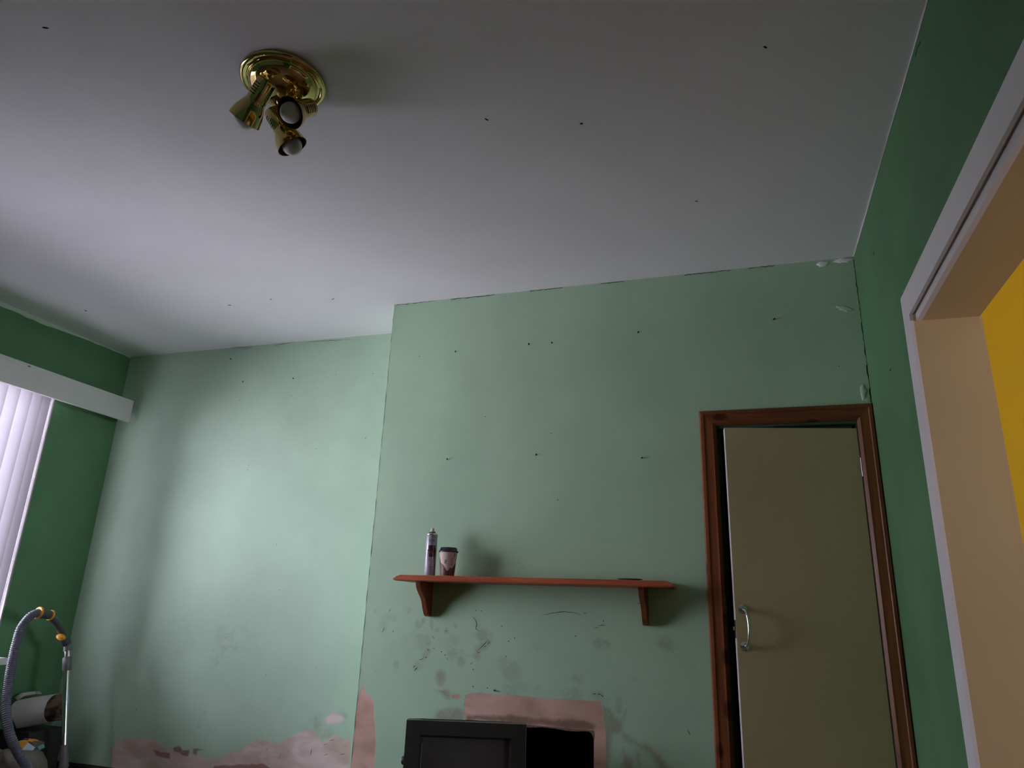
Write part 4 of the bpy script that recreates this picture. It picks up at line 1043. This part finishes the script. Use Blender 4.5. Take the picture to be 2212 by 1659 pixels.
B = [bm.verts.new(p) for p in [(-hw + .09, 0.26, 0.02), (hw - .09, 0.26, 0.02), (hw - .09, 0.26, H - .11), (-hw + .09, 0.26, H - .11)]]
for i in range(4): j = (i + 1) % 4; bm.faces.new((A[i], A[j], B[j], B[i]))
bm.faces.new(A); bm.faces.new(B); obj('tube_housing', bm, 'black_plastic', tv, bevel=0.006)
bm = bmesh.new(); lathe(bm, [(0.0, 0.014), (0.012, 0.0125), (0.0165, 0.006), (0.017, 0)], 24, aim((-hw, 0.035, H - 0.150), (-1, 0, 0))); obj('side_knob', bm, 'black_plastic', tv, smooth=True)
# low stand carrying it
stn = thing('tv_stand', 'low black stand under the television', 'stand', (tv.location.x, tv.location.y + 0.1, 0)); stn.rotation_euler.z = ang
bm = bmesh.new(); box(bm, -0.30, 0.30, -0.16, 0.20, st_h - 0.022, st_h); obj('stand_top', bm, 'stand', stn, bevel=0.002)
for sx_ in (-0.29, 0.27):
    bm = bmesh.new(); box(bm, sx_, sx_ + 0.02, -0.15, 0.19, 0, st_h - 0.022); obj('side_panel', bm, 'stand', stn, bevel=0.002)
bm = bmesh.new(); box(bm, -0.27, 0.27, -0.14, 0.19, 0.10, 0.118); obj('stand_shelf', bm, 'stand', stn, bevel=0.001)

# ================================================================= VACUUM CLEANER
vc = thing('vacuum_cleaner', 'grey and yellow vacuum cleaner with ribbed hose and chrome wand', 'vacuum cleaner', (-3.62, 3.02, 0))
def V(o): return seat(o, vc)
def near(p): return Vector((0, 0, 1.14)) + (Vector(p) - Vector((0, 0, 1.14))) * 0.955
wb0, wt_ = Vector((-3.643, 3.366, 0.330)), Vector((-3.748, 3.347, 0.827))
wd_ = (wt_ - wb0).normalized(); WL = (wt_ - wb0).length
def on(s_): return wb0 + wd_ * s_
bm = bmesh.new(); sweep(bm, [on(0), on(WL - 0.105)], 0.0165, 20); V(obj('wand_tube', bm, 'chrome', smooth=True))
bm = bmesh.new(); sweep(bm, [on(WL - 0.11), on(WL - 0.105), on(WL - 0.04), on(WL - 0.035)], lambda t, i: (0.020, 0.0235, 0.0235, 0.020)[i], 20); V(obj('wand_sleeve', bm, 'vac_grey', smooth=True))
bm = bmesh.new(); sweep(bm, [on(WL - 0.04), on(WL - 0.002)], 0.0175, 20); V(obj('wand_tube', bm, 'chrome', smooth=True))
bm = bmesh.new(); sweep(bm, [on(WL - 0.004), on(WL + 0.05)], lambda t, i: (0.021, 0.0195)[i], 20); V(obj('wand_cuff', bm, 'vac_grey', smooth=True))
# bent hand grip, leaning over to the hose
top0 = on(WL + 0.045)
H1 = Vector((-3.70, 3.139, 1.022)); H0 = Vector((-3.70, 3.070, 1.034))
P = catmull([top0, Vector((-3.750, 3.318, 0.874)), Vector((-3.742, 3.275, 0.933)), Vector((-3.725, 3.212, 0.983)), Vector((-3.705, 3.160, 1.010)), H1], 8)
bm = bmesh.new(); sweep(bm, P, lambda t, i: 0.0215 - 0.002 * math.sin(math.pi * t), 18); V(obj('hand_grip', bm, 'vac_dark', smooth=True))
bm = bmesh.new(); lathe(bm, [(0, 0.012), (0.016, 0.010), (0.021, 0.004), (0.022, -0.006), (0, -0.008)], 20, aim(Vector((-3.722, 3.262, 0.902)), (0.3, -1, -0.3)) @ Matrix.Diagonal((1.2, 0.8, 1, 1)))
V(obj('release_catch', bm, 'vac_yellow', smooth=True))
bm = bmesh.new(); dd = (H0 - H1)
sweep(bm, [H1, H1 + dd * 0.1, H1 + dd * 0.92, H0], lambda t, i: (0.024, 0.0255, 0.0275, 0.027)[i], 22); V(obj('hose_cuff', bm, 'vac_dark', smooth=True))
for s_, r_ in ((-0.12, 0.0255), (0.98, 0.029)):
    bm = bmesh.new(); sweep(bm, [H1 + dd * (s_ - 0.09), H1 + dd * (s_ - 0.05), H1 + dd * (s_ + 0.05), H1 + dd * (s_ + 0.09)], lambda t, i: (r_, r_ + 0.003, r_ + 0.003, r_)[i], 24); V(obj('cuff_ring', bm, 'vac_yellow', smooth=True))
# ribbed hose
hp = [H0, (-3.70, 3.030, 1.018), (-3.70, 3.000, 0.980), (-3.70, 2.986, 0.945), (-3.70, 2.984, 0.901), (-3.68, 2.967, 0.829), (-3.65, 2.945, 0.746), (-3.60, 2.920, 0.62), (-3.56, 2.908, 0.549), (-3.52, 2.922, 0.457), (-3.50, 2.966, 0.380), (-3.48, 3.020, 0.303), (-3.50, 3.070, 0.235), (-3.58, 3.10, 0.20)]
P = resample(catmull(hp, 14), 0.0034)
bm = bmesh.new(); sweep(bm, P, lambda t, i: (0.0222, 0.0222, 0.0196)[i % 3], 18); V(obj('ribbed_hose', bm, 'hose', smooth=False))
# drum, motor head, clips, stickers
DX, DY = -3.70, 3.14
bm = bmesh.new(); lathe(bm, [(0, 0.045), (0.12, 0.045), (0.138, 0.06), (0.146, 0.16), (0.148, 0.215), (0.144, 0.220)], 40, Matrix.Translation((DX, DY, 0)), cap1=True); V(obj('tank', bm, 'vac_tank', smooth=True))
bm = bmesh.new(); lathe(bm, [(0.150, 0.216), (0.152, 0.226), (0.149, 0.25), (0.140, 0.285), (0.115, 0.325), (0.085, 0.345), (0.05, 0.352), (0, 0.353)], 40, Matrix.Translation((DX, DY, 0))); V(obj('motor_head', bm, 'vac_body', smooth=True))
bm = bmesh.new(); lathe(bm, [(0, 0.05), (0.085, 0.05), (0.092, 0.06), (0.095, 0.33), (0.088, 0.365), (0.06, 0.385), (0, 0.39)], 32, Matrix.Translation((DX - 0.02, DY - 0.19, 0))); V(obj('dust_container', bm, 'vac_tank', smooth=True))
def plate(name, cx, cy, cz, dirv, w_, h_, t_, mat, roll=0.0):
    bm = bmesh.new(); vs = box(bm, -w_ / 2, w_ / 2, -h_ / 2, h_ / 2, 0, t_); mt4 = aim((cx, cy, cz), dirv, roll); tf(bm, vs, mt4)
    return V(obj(name, bm, mat, bevel=min(t_, w_) * 0.2))
plate('handle_block', DX + 0.01, DY + 0.055, 0.335, (0.1, 0.25, 1), 0.07, 0.075, 0.052, 'vac_body', 0.2)
plate('latch', DX + 0.02, DY - 0.005, 0.352, (0, 0, 1), 0.035, 0.035, 0.040, 'vac_yellow', 0.3)
plate('latch', DX + 0.03, DY + 0.045, 0.382, (0.1, 0.2, 1), 0.025, 0.04, 0.012, 'vac_yellow', 0.1)
plate('sticker', DX + 0.052, DY + 0.005, 0.352, (0.8, -0.6, 0.35), 0.045, 0.05, 0.004, 'label', 0.3)
plate('sticker', DX + 0.05, DY + 0.085, 0.352, (0.8, -0.3, 0.35), 0.02, 0.03, 0.004, 'label_green', 0.0)
plate('sticker', DX + 0.056, DY - 0.262, 0.30, (0.75, -0.65, 0.05), 0.05, 0.07, 0.003, 'label', 0.0)
for a_ in (0.3, 1.9, 3.5, 5.1):
    bm = bmesh.new(); lathe(bm, [(0, -0.012), (0.02, -0.012), (0.0235, -0.006), (0.0235, 0.006), (0.02, 0.012), (0, 0.012)], 18, Matrix.Translation((DX + 0.115 * math.cos(a_), DY + 0.115 * math.sin(a_), 0.0235)) @ Matrix.Rotation(math.pi / 2, 4, 'X')); V(obj('castor', bm, 'black_plastic', smooth=True))
# floor head at the foot of the wand
bm = bmesh.new(); sweep(bm, [on(0.012), on(-0.02), on(-0.085), on(-0.10)], lambda t, i: (0.018, 0.022, 0.0225, 0.026)[i], 18)
sweep(bm, catmull([on(-0.095), (-3.615, 3.36, 0.13), (-3.60, 3.35, 0.05)], 6), 0.023, 16); V(obj('neck', bm, 'vac_grey', smooth=True))
bm = bmesh.new(); out = [(-3.72, 3.34), (-3.69, 3.31), (-3.45, 3.31), (-3.42, 3.34), (-3.42, 3.39), (-3.51, 3.43), (-3.63, 3.43), (-3.72, 3.39)]; prism(bm, out, 'z', 0.004, 0.050); V(obj('floor_head', bm, 'black_plastic', bevel=0.008))

# yellow offcuts? small yellow-handled tool lying on the skirting is kept as pedal pair of the floor head
for (x_, y_) in ((-3.53, 3.37), (-3.49, 3.375)):
    bm = bmesh.new(); lathe(bm, [(0, 0.012), (0.010, 0.010), (0.014, 0.0)], 16, Matrix.Translation((x_, y_, 0.050))); V(obj('foot_pedal', bm, 'vac_yellow', smooth=True))

# ================================================================= CLUTTER BESIDE THE VACUUM
cr = thing('roll_support', 'added dark crate in the corner below the paper roll', 'support', (-3.94, 3.41, 0))  # added to hold the roll up, dark where only wall shadow falls
def C_(o): return seat(o, cr)
cx0, cx1, cy0, cy1, ch = -4.045, -3.84, 3.30, 3.52, 0.385
for b_ in [(cx0, cx0 + .01, cy0, cy1, 0.01, ch), (cx1 - .01, cx1, cy0, cy1, 0.01, ch), (cx0 + .01, cx1 - .01, cy0, cy0 + .01, 0.01, ch), (cx0 + .01, cx1 - .01, cy1 - .01, cy1, 0.01, ch), (cx0, cx1, cy0, cy1, 0, 0.01)]:
    bm = bmesh.new(); box(bm, *b_); C_(obj('support_panel', bm, 'support'))
bm = bmesh.new(); box(bm, cx0 - 0.006, cx1 + 0.006, cy0 - 0.006, cy1 + 0.004, ch, ch + 0.012); C_(obj('support_top', bm, 'support', bevel=0.003))
# roll of lining paper: a torn white sheet round a crumpled brown core
pr = thing('paper_roll', 'torn pale paper roll with crumpled brown core by the chrome wand', 'paper roll', (-3.89, 3.40, ch + 0.012))
rr = random.Random(8)
a0 = Vector((-3.995, 3.325, 0.480)); a1 = Vector((-3.800, 3.450, 0.515)); ax = (a1 - a0); LA = ax.length; axn = ax.normalized()
mt4 = aim(a0, axn)
bm = bmesh.new(); ns, nt_ = 30, 40; grid = []
for i in range(nt_ + 1):
    t = i / nt_; row = []
    for j in range(ns + 1):
        s_ = j / ns
        th_ = 2 * math.pi * 1.18 * t + 0.6
        r_ = 0.070 + 0.010 * t + 0.002 * math.sin(th_ * 3 + s_ * 4)
        end = LA - 0.045 * (0.5 + 0.5 * math.sin(th_ * 1.0 + 1.2)) if s_ > 0.5 else 0.03 * math.sin(th_ * 2)
        L0 = 0.012 * math.sin(th_ * 2.3) ; L1 = LA - 0.02 - 0.055 * (0.5 + 0.5 * math.sin(th_ + 2.4)) + rr.uniform(-.002, .002)
        v_ = bm.verts.new((r_ * math.cos(th_), r_ * math.sin(th_), L0 + (L1 - L0) * s_)); row.append(v_)
    grid.append(row)
for i in range(nt_):
    for j in range(ns): bm.faces.new((grid[i][j], grid[i + 1][j], grid[i + 1][j + 1], grid[i][j + 1]))
tf(bm, bm.verts, mt4)
o = seat(obj('paper_sheet', bm, 'paper', smooth=True), pr)
md = o.modifiers.new('thick', 'SOLIDIFY'); md.thickness = 0.0015
for (r_, off_, e_) in ((0.062, 0.0, 0.03), (0.047, 1.3, 0.018), (0.030, 2.9, 0.026)):
    bm = bmesh.new(); grid = []
    for i in range(41):
        th_ = 2 * math.pi * 0.93 * i / 40 + off_; row = []
        for j in range(13):
            s_ = j / 12
            wob = 1 + 0.13 * math.sin(th_ * 4 + off_) * s_ + 0.08 * math.sin(th_ * 9)
            row.append(bm.verts.new((r_ * wob * math.cos(th_), r_ * 0.95 * wob * math.sin(th_), 0.04 + (LA + e_ * math.sin(th_ * 2) * 0.5 - 0.045) * s_)))
        grid.append(row)
    for i in range(40):
        for j in range(12): bm.faces.new((grid[i][j], grid[i + 1][j], grid[i + 1][j + 1], grid[i][j + 1]))
    tf(bm, bm.verts, mt4)
    o = seat(obj('brown_core', bm, 'brown_wrap', smooth=True), pr); md = o.modifiers.new('thick', 'SOLIDIFY'); md.thickness = 0.004
bm = bmesh.new(); quadv = []
P = [(-4.00, 3.315, 0.550), (-3.985, 3.34, 0.572), (-3.99, 3.40, 0.575), (-3.995, 3.46, 0.572)]
for p in P: quadv.append([bm.verts.new(p), bm.verts.new((p[0] - 0.03, p[1], p[2] + 0.012)), bm.verts.new((p[0] - 0.055, p[1] + 0.01, p[2] - 0.01))])
for a, b_ in zip(quadv, quadv[1:]):
    for i in range(2): bm.faces.new((a[i], a[i + 1], b_[i + 1], b_[i]))
o = seat(obj('torn_flap', bm, 'paper', smooth=True), pr); md = o.modifiers.new('thick', 'SOLIDIFY'); md.thickness = 0.0015

for o in list(bpy.data.objects):
    if o.parent and o.name.split('.')[0] in ('brand_mark', 'printed_lettering', 'label_lettering', 'cooling_slots', 'edge_line'):
        o['kind'] = 'stuff'
